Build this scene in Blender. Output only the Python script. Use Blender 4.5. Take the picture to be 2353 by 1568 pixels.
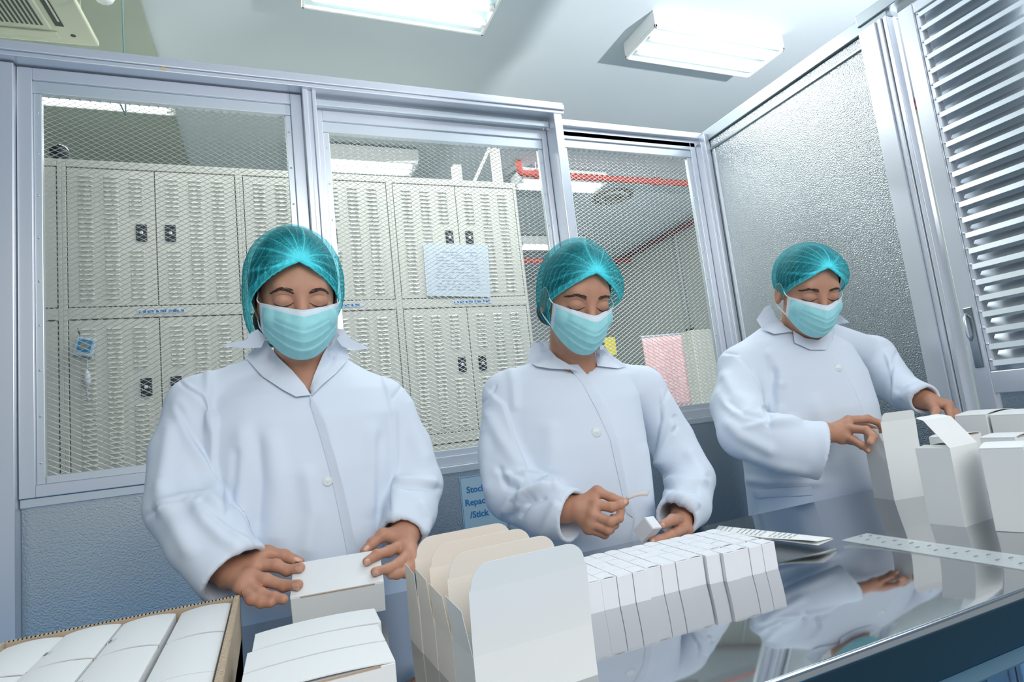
import bpy, math, random
import numpy as np
from mathutils import Vector, Matrix
from mathutils.bvhtree import BVHTree
from mathutils.geometry import delaunay_2d_cdt

for _o in list(bpy.data.objects):
    bpy.data.objects.remove(_o)
SC = bpy.context.scene
COL = SC.collection
rng = np.random.default_rng(7)
random.seed(7)

# ------------------------------------------------------------------ camera
W_PX, H_PX = 2353, 1568
FPX = 1360.0
YAW, PIT, ROL = .3986, .1261, -.1108
CPX, CPY = W_PX / 2, H_PX / 2
CAM = np.array([0, 0, 1.16])
_cy, _sy, _cp, _sp = math.cos(YAW), math.sin(YAW), math.cos(PIT), math.sin(PIT)
FWD = np.array([_sy * _cp, _cy * _cp, _sp])
_right = np.array([_cy, -_sy, 0.0])
_up = np.cross(_right, FWD)
RGT = _right * math.cos(ROL) + _up * math.sin(ROL)
UPV = -_right * math.sin(ROL) + _up * math.cos(ROL)
cd = bpy.data.cameras.new('camera')
cam = bpy.data.objects.new('camera', cd)
COL.objects.link(cam)
cd.sensor_width = 36.0
cd.lens = FPX / W_PX * 36.0
cd.clip_start = .02
cd.clip_end = 60
_m = Matrix.Identity(4)
for _i in range(3):
    _m[_i][0], _m[_i][1], _m[_i][2], _m[_i][3] = RGT[_i], UPV[_i], -FWD[_i], CAM[_i]
cam.matrix_world = _m
SC.camera = cam

# ------------------------------------------------------------------ world, lights, exposure
SC.view_settings.view_transform = 'Standard'
SC.view_settings.look = 'None'
SC.view_settings.gamma = 1.0
SC.view_settings.exposure = 0.0
SC.view_settings.use_curve_mapping = False
wd = bpy.data.worlds.new('world')
SC.world = wd
wd.use_nodes = True
wd.node_tree.nodes['Background'].inputs[0].default_value = (.86, .94, 1.0, 1)
wd.node_tree.nodes['Background'].inputs[1].default_value = .46
SC.cycles.use_denoising = True
SC.cycles.max_bounces = 8
SC.cycles.transparent_max_bounces = 16
SC.cycles.sample_clamp_indirect = 6.0


def lamp(name, kind, loc, power, color=(1, 1, 1), aim=None, **kw):
    l = bpy.data.lights.new(name, kind)
    l.energy = power
    l.color = color
    for k, v in kw.items():
        setattr(l, k, v)
    o = bpy.data.objects.new(name, l)
    COL.objects.link(o)
    o.location = loc
    if aim is not None:
        o.rotation_euler = (Vector(aim) - Vector(loc)).to_track_quat('-Z', 'Y').to_euler()
    return o


# the photographer's flash, bounced off the ceiling to the right of the camera
lamp('bounce_flash', 'SPOT', (2.65, .26, 1.96), 390, (1, 1, 1), aim=(2.45, 1.7, 3.2), spot_size=2.3, spot_blend=.8, shadow_soft_size=.04)
# added soft light above and behind the camera, brightens faces and carton fronts
lamp('front_fill', 'AREA', (.6, -1.2, 2.5), 47, (1, .995, .98), aim=(.85, 1.3, 1.1), shape='RECTANGLE', size=2.8, size_y=1.5)
lamp('hall_light', 'AREA', (.9, 4.4, 3.1), 72, (.96, 1, 1), aim=(1.2, 4.6, 0), shape='RECTANGLE', size=5.5, size_y=2.5)
lamp('aisle_light', 'AREA', (.2, 2.55, 3.12), 16, (1, 1, .95), aim=(.2, 2.75, 0), shape='RECTANGLE', size=3.0, size_y=.3)


# ------------------------------------------------------------------ picture <-> place
def ray(x, y):
    return FWD + RGT * ((x - CPX) / FPX) - UPV * ((y - CPY) / FPX)


def atY(x, y, Y):
    d = ray(x, y)
    return CAM + d * (Y / d[1])


def atX(x, y, X):
    d = ray(x, y)
    return CAM + d * (X / d[0])


def atZ(x, y, Z):
    d = ray(x, y)
    return CAM + d * ((Z - CAM[2]) / d[2])


def px(P):
    P = np.asarray(P, float) - CAM
    z = P @ FWD
    return np.stack([CPX + FPX * (P @ RGT) / z, CPY - FPX * (P @ UPV) / z], -1)


# ------------------------------------------------------------------ materials
MATS = {}


def mat(name, color=(.8, .8, .8), rough=.5, metal=0.0, spec=.5, **kw):
    if name in MATS:
        return MATS[name]
    m = bpy.data.materials.new(name)
    m.use_nodes = True
    nt = m.node_tree
    b = nt.nodes['Principled BSDF']
    b.inputs['Base Color'].default_value = (*color, 1)
    b.inputs['Roughness'].default_value = rough
    b.inputs['Metallic'].default_value = metal
    b.inputs['Specular IOR Level'].default_value = spec
    if 'sss' in kw:
        b.inputs['Subsurface Weight'].default_value = kw['sss']
        b.inputs['Subsurface Radius'].default_value = (.012, .005, .003)
        b.inputs['Subsurface Scale'].default_value = .6
    if 'emit' in kw:
        b.inputs['Emission Color'].default_value = (*kw.get('ecol', color), 1)
        b.inputs['Emission Strength'].default_value = kw['emit']
    if 'alpha' in kw:
        b.inputs['Alpha'].default_value = kw['alpha']
    if 'trans' in kw:
        b.inputs['Transmission Weight'].default_value = kw['trans']
    MATS[name] = m
    if 'noise' in kw or 'bump' in kw:
        tc = nt.nodes.new('ShaderNodeTexCoord')
        nz = nt.nodes.new('ShaderNodeTexNoise')
        nz.inputs['Scale'].default_value = kw.get('scale', 40)
        nz.inputs['Detail'].default_value = kw.get('detail', 3)
        if 'stretch' in kw:
            mp = nt.nodes.new('ShaderNodeMapping')
            mp.inputs['Scale'].default_value = kw['stretch']
            nt.links.new(tc.outputs['Object'], mp.inputs[0])
            nt.links.new(mp.outputs[0], nz.inputs['Vector'])
        else:
            nt.links.new(tc.outputs['Object'], nz.inputs['Vector'])
        if 'noise' in kw:
            mx = nt.nodes.new('ShaderNodeMix')
            mx.data_type = 'RGBA'
            mx.inputs[6].default_value = (*color, 1)
            mx.inputs[7].default_value = (*kw['noise'], 1)
            rp = nt.nodes.new('ShaderNodeMapRange')
            rp.inputs[1].default_value, rp.inputs[2].default_value = .35, .68
            nt.links.new(nz.outputs['Fac'], rp.inputs[0])
            nt.links.new(rp.outputs[0], mx.inputs[0])
            nt.links.new(mx.outputs[2], b.inputs['Base Color'])
        if 'bump' in kw:
            bp = nt.nodes.new('ShaderNodeBump')
            bp.inputs['Strength'].default_value = kw['bump']
            bp.inputs['Distance'].default_value = kw.get('dist', .002)
            nt.links.new(nz.outputs['Fac'], bp.inputs['Height'])
            nt.links.new(bp.outputs[0], b.inputs['Normal'])
    return m


M_ALU = mat('satin aluminium', (.74, .77, .83), .30, .6, bump=.12, scale=60, stretch=(1, 1, .04), dist=.0006)
M_ALU2 = mat('mill aluminium', (.72, .77, .81), .32, .7)
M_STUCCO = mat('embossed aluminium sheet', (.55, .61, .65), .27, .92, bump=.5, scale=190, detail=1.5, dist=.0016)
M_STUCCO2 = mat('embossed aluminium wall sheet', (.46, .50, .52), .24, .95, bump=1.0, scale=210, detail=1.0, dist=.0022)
M_MESH = mat('expanded aluminium', (.66, .69, .67), .35, .75)
M_CEIL = mat('painted ceiling', (.58, .645, .69), .8, noise=(.565, .63, .675), scale=2)
M_SOFFIT = mat('green grey soffit paint', (.36, .41, .35), .8, noise=(.34, .39, .33), scale=3)
M_WALLG = mat('grey green wall paint', (.42, .45, .41), .85)
M_WALLB = mat('pale back wall paint', (.45, .49, .50), .85)
M_FLOOR = mat('blue floor paint', (.015, .33, .68), .35, noise=(.015, .30, .62), scale=5)
M_FLOORG = mat('grey hall floor', (.55, .58, .56), .5)
M_LOCK = mat('cream locker paint', (.66, .655, .58), .45)
M_LOCKD = mat('locker gap', (.20, .19, .15), .7)
M_BLACK = mat('black plastic', (.02, .025, .03), .4)
M_STEEL = mat('polished stainless', (.50, .52, .54), .05, 1.0, bump=.03, scale=9, detail=1, dist=.003)
M_APRON = mat('dark table apron', (.022, .034, .038), .16, .3)  # steel front; the dark surroundings it reflects are put into its colour
M_RAILP = mat('grey green rail', (.22, .31, .33), .35, .4)
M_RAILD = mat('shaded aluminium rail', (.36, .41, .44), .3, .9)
M_STEELD = mat('stainless apron', (.32, .36, .38), .2, 1.0)
M_WHITE = mat('white enamel', (.86, .87, .86), .4)
M_TUBE = mat('fluorescent tube', (1, 1, 1), .5, emit=5, ecol=(.93, 1, 1))
M_REFL = mat('lamp reflector', (.72, .85, .85), .4)
M_CARD = mat('white carton board', (.82, .83, .82), .55, bump=.05, scale=300, dist=.0003)
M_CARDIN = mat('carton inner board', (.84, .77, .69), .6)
M_CARDS = mat('small carton board', (.84, .85, .88), .45)
M_EDGE = mat('raw board edge', (.50, .36, .26), .7)
M_KRAFT = mat('brown kraft board', (.50, .40, .29), .7, noise=(.44, .345, .245), scale=60)
M_FLUTE = mat('kraft fluting', (.56, .46, .34), .8, bump=.8, scale=190, dist=.003)
M_RED = mat('red pipe paint', (.50, .06, .04), .45)
M_REDD = mat('maroon pipe paint', (.17, .03, .035), .5)
M_COAT = mat('white coat cotton', (.68, .745, .84), .8, bump=.06, scale=900, dist=.0003)
M_BTN = mat('pearl button', (.72, .77, .79), .15)
M_SKIN = mat('skin', (.53, .275, .18), .45, spec=.35, noise=(.49, .24, .155), scale=45, sss=.12)
M_NAIL = mat('finger nail', (.62, .36, .27), .22)
M_HAIR = mat('black hair', (.012, .011, .012), .5)
M_BROW = mat('eyebrow hair', (.06, .035, .026), .6)
M_MASKC = mat('cyan mask fabric', (.32, .70, .73), .75, noise=(.37, .74, .77), scale=70, bump=.08, dist=.0004)
M_MASKW = mat('white mask edge', (.68, .77, .83), .7)
M_STITCH = mat('grey stitch', (.22, .33, .38), .8)
M_LOOP = mat('white ear loop', (.85, .85, .87), .7)
M_PAPERB = mat('pale blue paper', (.62, .70, .78), .7)
M_PINK = mat('pink sheet', (.72, .38, .38), .6, noise=(.78, .50, .48), scale=30)
M_BLUE = mat('blue print', (.02, .19, .46), .5)
M_SIGN = mat('pale blue sign', (.46, .63, .73), .4)
M_PRINT = mat('grey print', (.25, .28, .30), .7)
M_PAPER = mat('white paper', (.82, .83, .81), .7)
M_TROUS = mat('dark trousers', (.03, .035, .05), .8)
M_CREAM = mat('cream plastic', (.60, .64, .50), .5)
M_FOAM = mat('pipe insulation', (.75, .80, .84), .8)
M_YEL = mat('yellow sign', (.65, .55, .05), .5)
M_TAPE = mat('tan tape', (.70, .52, .28), .5)
M_BCRATE = mat('blue crate plastic', (.005, .20, .50), .35)


# ------------------------------------------------------------------ objects
def tag(o, label=None, cat=None, group=None, kind=None):
    if label:
        o['label'] = label
    if cat:
        o['category'] = cat
    if group:
        o['group'] = group
    if kind:
        o['kind'] = kind
    return o


def empty(name, loc=(0, 0, 0), rz=0.0):
    o = bpy.data.objects.new(name, None)
    COL.objects.link(o)
    o.location = loc
    o.rotation_euler = (0, 0, rz)
    o.empty_display_size = .05
    return o


class MB:
    """collects shapes, links them as one mesh object"""

    def __init__(self):
        self.v, self.f, self.mi = [], [], []

    def add(self, vs, fs, mi=0):
        n = len(self.v)
        self.v.extend([tuple(map(float, p)) for p in vs])
        for f in fs:
            self.f.append(tuple(i + n for i in f))
            self.mi.append(mi)

    def box(self, lo, hi, mi=0):
        x0, y0, z0 = lo
        x1, y1, z1 = hi
        self.add([(x0, y0, z0), (x1, y0, z0), (x1, y1, z0), (x0, y1, z0), (x0, y0, z1), (x1, y0, z1), (x1, y1, z1), (x0, y1, z1)],
                 [(3, 2, 1, 0), (4, 5, 6, 7), (0, 1, 5, 4), (1, 2, 6, 5), (2, 3, 7, 6), (3, 0, 4, 7)], mi)

    def hexa(self, p, mi=0):
        """eight corners: four below (anticlockwise from above), four above"""
        self.add(p, [(3, 2, 1, 0), (4, 5, 6, 7), (0, 1, 5, 4), (1, 2, 6, 5), (2, 3, 7, 6), (3, 0, 4, 7)], mi)

    def obox(self, o, ax, ay, az, mi=0):
        o, ax, ay, az = (np.array(t, float) for t in (o, ax, ay, az))
        self.hexa([o, o + ax, o + ax + ay, o + ay, o + az, o + ax + az, o + ax + ay + az, o + ay + az], mi)

    def tube(self, pts, r, n=10, mi=0, caps=True, closed=False):
        pts = [np.array(p, float) for p in pts]
        rs = r if hasattr(r, '__len__') else [r] * len(pts)
        base = len(self.v)
        prev = None
        m = len(pts)
        for i, p in enumerate(pts):
            if closed:
                t = pts[(i + 1) % m] - pts[i - 1]
            else:
                t = pts[min(i + 1, m - 1)] - pts[max(i - 1, 0)]
            t = t / (np.linalg.norm(t) + 1e-12)
            if prev is None:
                a = np.array([0, 0, 1.0]) if abs(t[2]) < .9 else np.array([1.0, 0, 0])
                u = np.cross(a, t)
            else:
                u = prev - t * (prev @ t)
            u = u / (np.linalg.norm(u) + 1e-12)
            prev = u
            w = np.cross(t, u)
            for k in range(n):
                an = 2 * math.pi * k / n
                self.v.append(tuple(p + (u * math.cos(an) + w * math.sin(an)) * rs[i]))
        for i in range(m if closed else m - 1):
            j = (i + 1) % m
            for k in range(n):
                self.f.append((base + i * n + k, base + i * n + (k + 1) % n, base + j * n + (k + 1) % n, base + j * n + k))
                self.mi.append(mi)
        if caps and not closed:
            self.f.append(tuple(base + k for k in reversed(range(n))))
            self.f.append(tuple(base + (m - 1) * n + k for k in range(n)))
            self.mi += [mi, mi]

    def disc(self, c, nrm, r, th, n=24, mi=0, dome=0.0):
        """a thick round plate with its face along nrm"""
        c, nrm = np.array(c, float), np.array(nrm, float)
        nrm /= np.linalg.norm(nrm)
        prof = [(r * .9, 0), (r, th * .3), (r, th * .7), (r * .9, th), (r * .6, th + dome), (r * .02, th + dome * 1.2)]
        self.lathe(c, nrm, [(.0002, 0)] + prof, n, mi)

    def lathe(self, c, ax, prof, n=24, mi=0):
        c, ax = np.array(c, float), np.array(ax, float)
        ax /= np.linalg.norm(ax)
        a = np.array([0, 0, 1.0]) if abs(ax[2]) < .9 else np.array([1.0, 0, 0])
        u = np.cross(a, ax)
        u /= np.linalg.norm(u)
        w = np.cross(ax, u)
        base = len(self.v)
        for r, h in prof:
            for k in range(n):
                an = 2 * math.pi * k / n
                self.v.append(tuple(c + ax * h + (u * math.cos(an) + w * math.sin(an)) * r))
        for i in range(len(prof) - 1):
            for k in range(n):
                self.f.append((base + i * n + k, base + i * n + (k + 1) % n, base + (i + 1) * n + (k + 1) % n, base + (i + 1) * n + k))
                self.mi.append(mi)

    def grid(self, P, mi=None, wrap=False):
        """P: (nu,nv,3) points"""
        nu, nv = P.shape[:2]
        n = len(self.v)
        self.v.extend(map(tuple, P.reshape(-1, 3).tolist()))
        for i in range(nu if wrap else nu - 1):
            for j in range(nv - 1):
                a, b = i * nv + j, ((i + 1) % nu) * nv + j
                self.f.append((n + a, n + b, n + b + 1, n + a + 1))
                self.mi.append(0 if mi is None else int(mi[i][j]))

    def build(self, name, mats, parent=None, smooth=False, bevel=0.0, loc=None, seg=2, solid=0.0, sub=0):
        me = bpy.data.meshes.new(name)
        me.from_pydata(self.v, [], self.f)
        mats = mats if isinstance(mats, (list, tuple)) else [mats]
        for m in mats:
            me.materials.append(m)
        if len(mats) > 1:
            me.polygons.foreach_set('material_index', self.mi)
        if smooth:
            me.polygons.foreach_set('use_smooth', [True] * len(self.f))
        me.update()
        o = bpy.data.objects.new(name, me)
        COL.objects.link(o)
        if loc is not None:
            o.location = loc
        if parent is not None:
            o.parent = parent
        if solid:
            md = o.modifiers.new('solid', 'SOLIDIFY')
            md.thickness = abs(solid)
            md.offset = -1 if solid > 0 else 1
        if sub:
            md = o.modifiers.new('sub', 'SUBSURF')
            md.levels = md.render_levels = sub
        if bevel:
            md = o.modifiers.new('bevel', 'BEVEL')
            md.width = bevel
            md.segments = seg
            md.limit_method = 'ANGLE'
        return o


def np_mesh(name, V, Q, mats, parent=None, smooth=True):
    """a mesh object from numpy vertices and quads (or triangles)"""
    me = bpy.data.meshes.new(name)
    V = np.asarray(V, np.float32)
    Q = np.asarray(Q, np.int32)
    k = Q.shape[1]
    me.vertices.add(len(V))
    me.vertices.foreach_set('co', V.ravel())
    me.loops.add(Q.size)
    me.loops.foreach_set('vertex_index', Q.ravel())
    me.polygons.add(len(Q))
    me.polygons.foreach_set('loop_start', np.arange(0, Q.size, k, dtype=np.int32))
    me.polygons.foreach_set('loop_total', np.full(len(Q), k, np.int32))
    me.polygons.foreach_set('use_smooth', np.full(len(Q), smooth))
    me.update(calc_edges=True)
    me.validate()
    for m in (mats if isinstance(mats, (list, tuple)) else [mats]):
        me.materials.append(m)
    o = bpy.data.objects.new(name, me)
    COL.objects.link(o)
    if parent is not None:
        o.parent = parent
    return o


def copy_tree(o, parent=None):
    c = o.copy()
    COL.objects.link(c)
    if parent is not None:
        c.parent = parent
    for ch in list(o.children):
        copy_tree(ch, c)
    return c

# ================================================================== the setting
ZC = 3.2          # ceiling
PY = 2.2          # face of the mesh partition
RX = 2.09         # face of the sheet-metal wall on the right
BY = 8.4          # far wall of the hall
LX, HX = -3.2, 4.65


def struct(o):
    o['kind'] = 'structure'
    return o


b = MB(); b.box((LX, -1.6, -.1), (HX, 2.24, 0)); struct(b.build('floor', M_FLOOR))
b = MB(); b.box((LX, 2.24, -.1), (HX, BY, 0)); struct(b.build('floor', M_FLOORG))
b = MB(); b.box((LX, -1.6, ZC), (HX, BY, ZC + .1)); struct(b.build('ceiling', M_CEIL))
b = MB(); b.box((LX, 2.35, ZC - .035), (-.43, BY, ZC)); struct(b.build('trim_10', M_SOFFIT))
b = MB(); b.box((LX, BY, 0), (HX, BY + .1, ZC)); struct(b.build('wall_back', M_WALLB))
b = MB(); b.box((HX, 2.2, 0), (HX + .1, BY, ZC)); struct(b.build('wall_far_right', M_WALLG))
b = MB(); b.box((LX - .1, -1.6, 0), (LX, BY, ZC)); struct(b.build('wall_left', M_WALLG))


def zig_mesh(x0, x1, z0, z1, y, name, parent, cw=.0285, chh=.0172, th=.0022, dep=.0016):
    """expanded metal: zigzag strands that touch at every second vertex"""
    m = MB()
    nx = int(round((x1 - x0) / (cw / 2)))
    cwx = (x1 - x0) / nx
    nz = int(round((z1 - z0) / (chh / 2)))
    ch = (z1 - z0) / nz
    V, Q = [], []
    t = th / 2
    for r in range(nz):
        zc = z0 + (r + .5) * ch
        s = 1 if r % 2 else -1
        base = len(V)
        for i in range(nx + 1):
            zz = zc + (ch / 2 - t * .3) * (s if i % 2 else -s)
            x = x0 + i * cwx
            for dz, dy in ((-t, 0), (t, dep * .6), (t, dep * 1.6), (-t, dep)):
                V.append((x, y + dy + (.0008 if i % 2 else -.0008), zz + dz))
        for i in range(nx):
            a, c = base + i * 4, base + (i + 1) * 4
            for k in range(4):
                k2 = (k + 1) % 4
                Q.append((a + k, c + k, c + k2, a + k2))
    return np_mesh(name, V, Q, M_MESH, parent, smooth=False)


def frame_panel(n, x0, x1, z0, z1, st, y, dep=.045, mesh=True, top=.07, sill=.06):
    """a framed opening: rails and stiles, an inner bead with screws, the wire mesh"""
    fr = MB()
    fr.box((x0, y, z0), (x0 + st, y + dep, z1))
    fr.box((x1 - st, y, z0), (x1, y + dep, z1))
    fr.box((x0 + st, y, z1 - top * .5), (x1 - st, y + dep, z1))
    fr.box((x0 + st, y, z0), (x1 - st, y + dep, z0 + sill * .6))
    o = struct(fr.build('window_%d' % n, M_ALU, bevel=.002))
    bd = MB()
    bw = .022
    yy = y + .012
    bd.box((x0 + st, yy, z0 + sill * .6), (x0 + st + bw, yy + .0195, z1 - top))
    bd.box((x1 - st - bw, yy, z0 + sill * .6), (x1 - st, yy + .0195, z1 - top))
    bd.box((x0 + st, yy - .004, z1 - top), (x1 - st, yy + .024, z1 - top * .5))
    bd.box((x0 + st + bw + .0005, yy, z0 + sill * .6), (x1 - st - bw - .0005, yy + .02, z0 + sill))
    bd.build('glazing_bead', M_ALU2, o, bevel=.002)
    sc = MB()
    for k in range(9):
        z = z0 + .1 + (z1 - z0 - .25) * k / 8
        for xx in (x0 + st + bw * .5, x1 - st - bw * .5):
            sc.lathe((xx, yy, z), (0, -1, 0), [(.004, 0), (.0035, .0015), (.001, .002)], 8)
    sc.build('screws', M_ALU2, o, smooth=True)
    zig_mesh(x0 + st + bw * .3, x1 - st - bw * .3, z0 + sill * .7, z1 - top * .8, yy + .022, 'wire_mesh', o)
    return o


# header beam over the first two bays, and the lower one over the third
h = MB()
h.box((-1.25, PY - .05, 2.455), (1.275, PY + .08, 2.508))
h.box((-1.25, PY - .058, 2.47), (1.275, PY - .05, 2.495))
struct(h.build('trim_1', M_ALU, bevel=.003))
h = MB()
h.box((1.275, PY + .0, 2.43), (2.1, PY + .08, 2.462))
h.box((1.275, PY + .02, 2.39), (2.1, PY + .08, 2.43))
struct(h.build('trim_2', M_ALU, bevel=.003))
# door stile with its latch on the far left, posts between the bays
h = MB()
h.box((-.80, PY - .02, .02), (-.742, PY + .06, 2.45))
h.box((-.738, PY - .02, .02), (-.692, PY + .06, 2.45))
h.box((-1.25, PY - .01, .02), (-.80, PY + .05, 2.45))
dl = struct(h.build('door_1', M_ALU, bevel=.003))
h = MB()
h.box((-.765, PY - .026, 1.15), (-.728, PY - .0195, 1.36))
h.box((-.757, PY - .032, 1.2), (-.74, PY - .025, 1.31))
h.build('latch_plate', M_STEELD, dl, bevel=.002)
h = MB(); h.box((.178, PY - .04, .02), (.196, PY + .06, 2.455)); h.box((.196, PY - .03, .02), (.212, PY + .06, 2.455)); h.box((.212, PY - .04, .02), (.226, PY + .06, 2.455)); struct(h.build('trim_3', M_ALU, bevel=.002))
h = MB(); h.box((1.222, PY - .05, .02), (1.262, PY + .075, 2.455)); struct(h.build('trim_4', M_ALU, bevel=.003))
h = MB(); h.box((2.045, PY - .02, .02), (2.06, PY + .06, 2.40)); h.box((2.06, PY - .035, .02), (2.088, PY + .06, 2.44)); struct(h.build('trim_5', M_ALU, bevel=.002))
frame_panel(1, -.69, .176, 1.077, 2.45, .040, PY, top=.082)
frame_panel(2, .228, 1.22, 1.0, 2.415, .024, PY + .035, top=.085)
frame_panel(3, 1.264, 2.043, 1.063, 2.415, .030, PY + .02, top=.075)
# embossed sheet below the sills
for i, (x0, x1, z1) in enumerate(((-.69, .176, 1.077), (.228, 1.22, 1.0), (1.264, 2.043, 1.063))):
    h = MB()
    h.box((x0, PY + .025, .04), (x1, PY + .035, z1))
    o = struct(h.build('wall_partition_%d' % (i + 1), M_STUCCO))
    h = MB()
    h.box((x0, PY + .008, z1 - .028), (x1, PY + .025, z1 - .001))
    h.box((x0, PY + .008, .04), (x1, PY + .025, .12))
    h.build('edge_rail', M_ALU2, o, bevel=.002)
# inner tracks under the header seen from below
h = MB()
h.box((.228, PY + .0, 2.415), (1.22, PY + .02, 2.44)); h.box((.228, PY + .06, 2.40), (1.22, PY + .08, 2.44))
struct(h.build('trim_6', M_ALU2, bevel=.002))
# a square of tan tape and a screw hole on the header
t = MB(); c = atY(376, 157, PY - .0505); t.box((c[0] - .008, PY - .0512, c[2] - .006), (c[0] + .008, PY - .05, c[2] + .006)); tag(t.build('tape_scrap', M_TAPE), 'small square of tan tape stuck on the aluminium header beam', 'tape')

# ---- right wall: embossed sheet, rail, post, louvred sliding door
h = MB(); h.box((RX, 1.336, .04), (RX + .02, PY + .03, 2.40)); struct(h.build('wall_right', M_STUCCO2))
h = MB()
h.box((RX - .012, 1.23, 2.405), (RX + .05, PY, 2.462))
h.box((RX + .002, 1.336, 2.362), (RX + .02, PY, 2.405))
h.box((RX - .008, 1.336, 2.352), (RX + .02, PY, 2.366))
h.box((RX - .02, .80, 2.43), (RX + .06, 1.336, 2.475))
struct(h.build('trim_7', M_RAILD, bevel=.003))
h = MB()
h.box((RX - .02, 1.272, .02), (RX + .04, 1.336, 2.41))
h.box((RX - .012, 1.262, .02), (RX + .04, 1.272, 2.41))
h.box((RX - .02, 1.250, .02), (RX + .04, 1.262, 2.41))
h.box((RX - .014, 1.232, .02), (RX + .04, 1.247, 2.41))
struct(h.build('trim_8', M_ALU, bevel=.002))
h = MB(); h.box((RX + .002, 2.15, .04), (RX + .01, PY, 2.35)); h.box((RX - .006, 2.135, .04), (RX + .01, 2.15, 2.35)); struct(h.build('trim_9', M_ALU2, bevel=.002))
dr = MB()
y1, y0 = 1.205, .80
dr.box((RX, y1 - .052, .03), (RX + .035, y1, 2.40))
dr.box((RX + .004, y1 - .068, 1.136), (RX + .03, y1 - .0525, 2.359))
dr.box((RX, y0, .03), (RX + .035, y0 + .06, 2.40))
dr.box((RX + .001, y0 + .06, 2.36), (RX + .034, y1 - .052, 2.399))
dr.box((RX + .001, y0 + .06, 1.065), (RX + .034, y1 - .052, 1.135))
dr.box((RX + .001, y0 + .06, .031), (RX + .034, y1 - .052, .12))
door = struct(dr.build('door_2', M_ALU, bevel=.003))
sl = MB()
k = 0
z = 1.155
while z < 2.36:
    # each slat slopes down towards the booth and has a rolled front lip
    sl.hexa([(RX + .002, y0 + .06, z), (RX + .044, y0 + .06, z + .040), (RX + .044, y1 - .066, z + .040), (RX + .002, y1 - .066, z),
             (RX + .002, y0 + .06, z + .0025), (RX + .042, y0 + .06, z + .0425), (RX + .042, y1 - .066, z + .0425), (RX + .002, y1 - .066, z + .0025)])
    sl.hexa([(RX - .004, y0 + .06, z - .004), (RX + .002, y0 + .06, z - .004), (RX + .002, y1 - .066, z - .004), (RX - .004, y1 - .066, z - .004),
             (RX - .001, y0 + .06, z + .013), (RX + .004, y0 + .06, z + .013), (RX + .004, y1 - .066, z + .013), (RX - .001, y1 - .066, z + .013)])
    z += .0515
sl.build('louvre_slats', M_ALU2, door)
h = MB(); h.box((RX + .05, y0 + .061, 1.12), (RX + .055, y1 - .053, 2.39)); h.build('louvre_backing', M_ALU2, door)
h = MB(); h.box((RX + .012, y0 + .05, .12), (RX + .02, y1 - .06, 1.065)); h.build('door_panel', M_STUCCO, door)
rv = MB()
z = 1.16
while z < 2.36:
    rv.lathe((RX + .004, y1 - .06, z + .01), (-1, 0, 0), [(.005, 0), (.0045, .002), (.002, .0034), (.0003, .0036)], 10)
    z += .0515
rv.build('rivets', M_ALU2, door, smooth=True)
hd = MB()
hd.box((RX - .004, y1 - .040, 1.15), (RX, y1 - .014, 1.345))
hh = hd.build('pull_handle', M_STEELD, door, bevel=.002)
hd = MB(); hd.tube([(RX - .004, y1 - .02, 1.24), (RX - .02, y1 - .022, 1.255), (RX - .02, y1 - .022, 1.31), (RX - .004, y1 - .02, 1.325)], .0045, 8); hd.build('grip', M_ALU2, hh, smooth=True)

# ---- lamps
def tube_lamp(name, x0, x1, yc, ztop, label, group=None, depth=.1, wid=.29, drop=0, tubes=2, power=8):
    t = empty(name, (0, 0, 0))
    tag(t, label, 'ceiling light', group)
    z0 = ztop - depth
    b = MB()
    w = wid / 2
    b.box((x0, yc - w, z0 + .02), (x1, yc + w, ztop))
    b.box((x0, yc - w, z0), (x1, yc - w + .012, z0 + .02)); b.box((x0, yc + w - .012, z0), (x1, yc + w, z0 + .02))
    b.box((x0, yc - w, z0), (x0 + .014, yc + w, z0 + .02)); b.box((x1 - .014, yc - w, z0), (x1, yc + w, z0 + .02))
    b.build('housing', M_WHITE, t, bevel=.003)
    b = MB()
    b.box((x0 + .014, yc - w + .012, z0 + .0145), (x1 - .014, yc + w - .012, z0 + .0195))
    b.build('reflector', M_REFL, t)
    for k in range(tubes):
        yy = yc + (k - (tubes - 1) / 2) * wid * .42
        b = MB(); b.tube([(x0 + .045, yy, z0 + .002), (x1 - .045, yy, z0 + .002)], .0165, 12); b.build('tube', M_TUBE, t, smooth=True)
        for xe in (x0 + .016, x1 - .045):
            b = MB()
            b.box((xe, yy - .012, z0 - .008), (xe + .028, yy + .012, z0 + .016))
            b.build('lamp_holder', M_WHITE, t, bevel=.002)
    if drop:
        for xe in (x0 + .12, x1 - .12):
            b = MB()
            b.tube([(xe, yc, ztop - .002), (xe, yc, ztop + drop)], .004, 6)
            b.build('hanger_rod', M_ALU2, t)
    lamp('tube_glow', 'AREA', ((x0 + x1) / 2, yc, z0 - .03), power, (.92, 1, 1), aim=((x0 + x1) / 2, yc, 0), shape='RECTANGLE', size=(x1 - x0) * .9, size_y=wid * .8).parent = t
    return t


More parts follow.
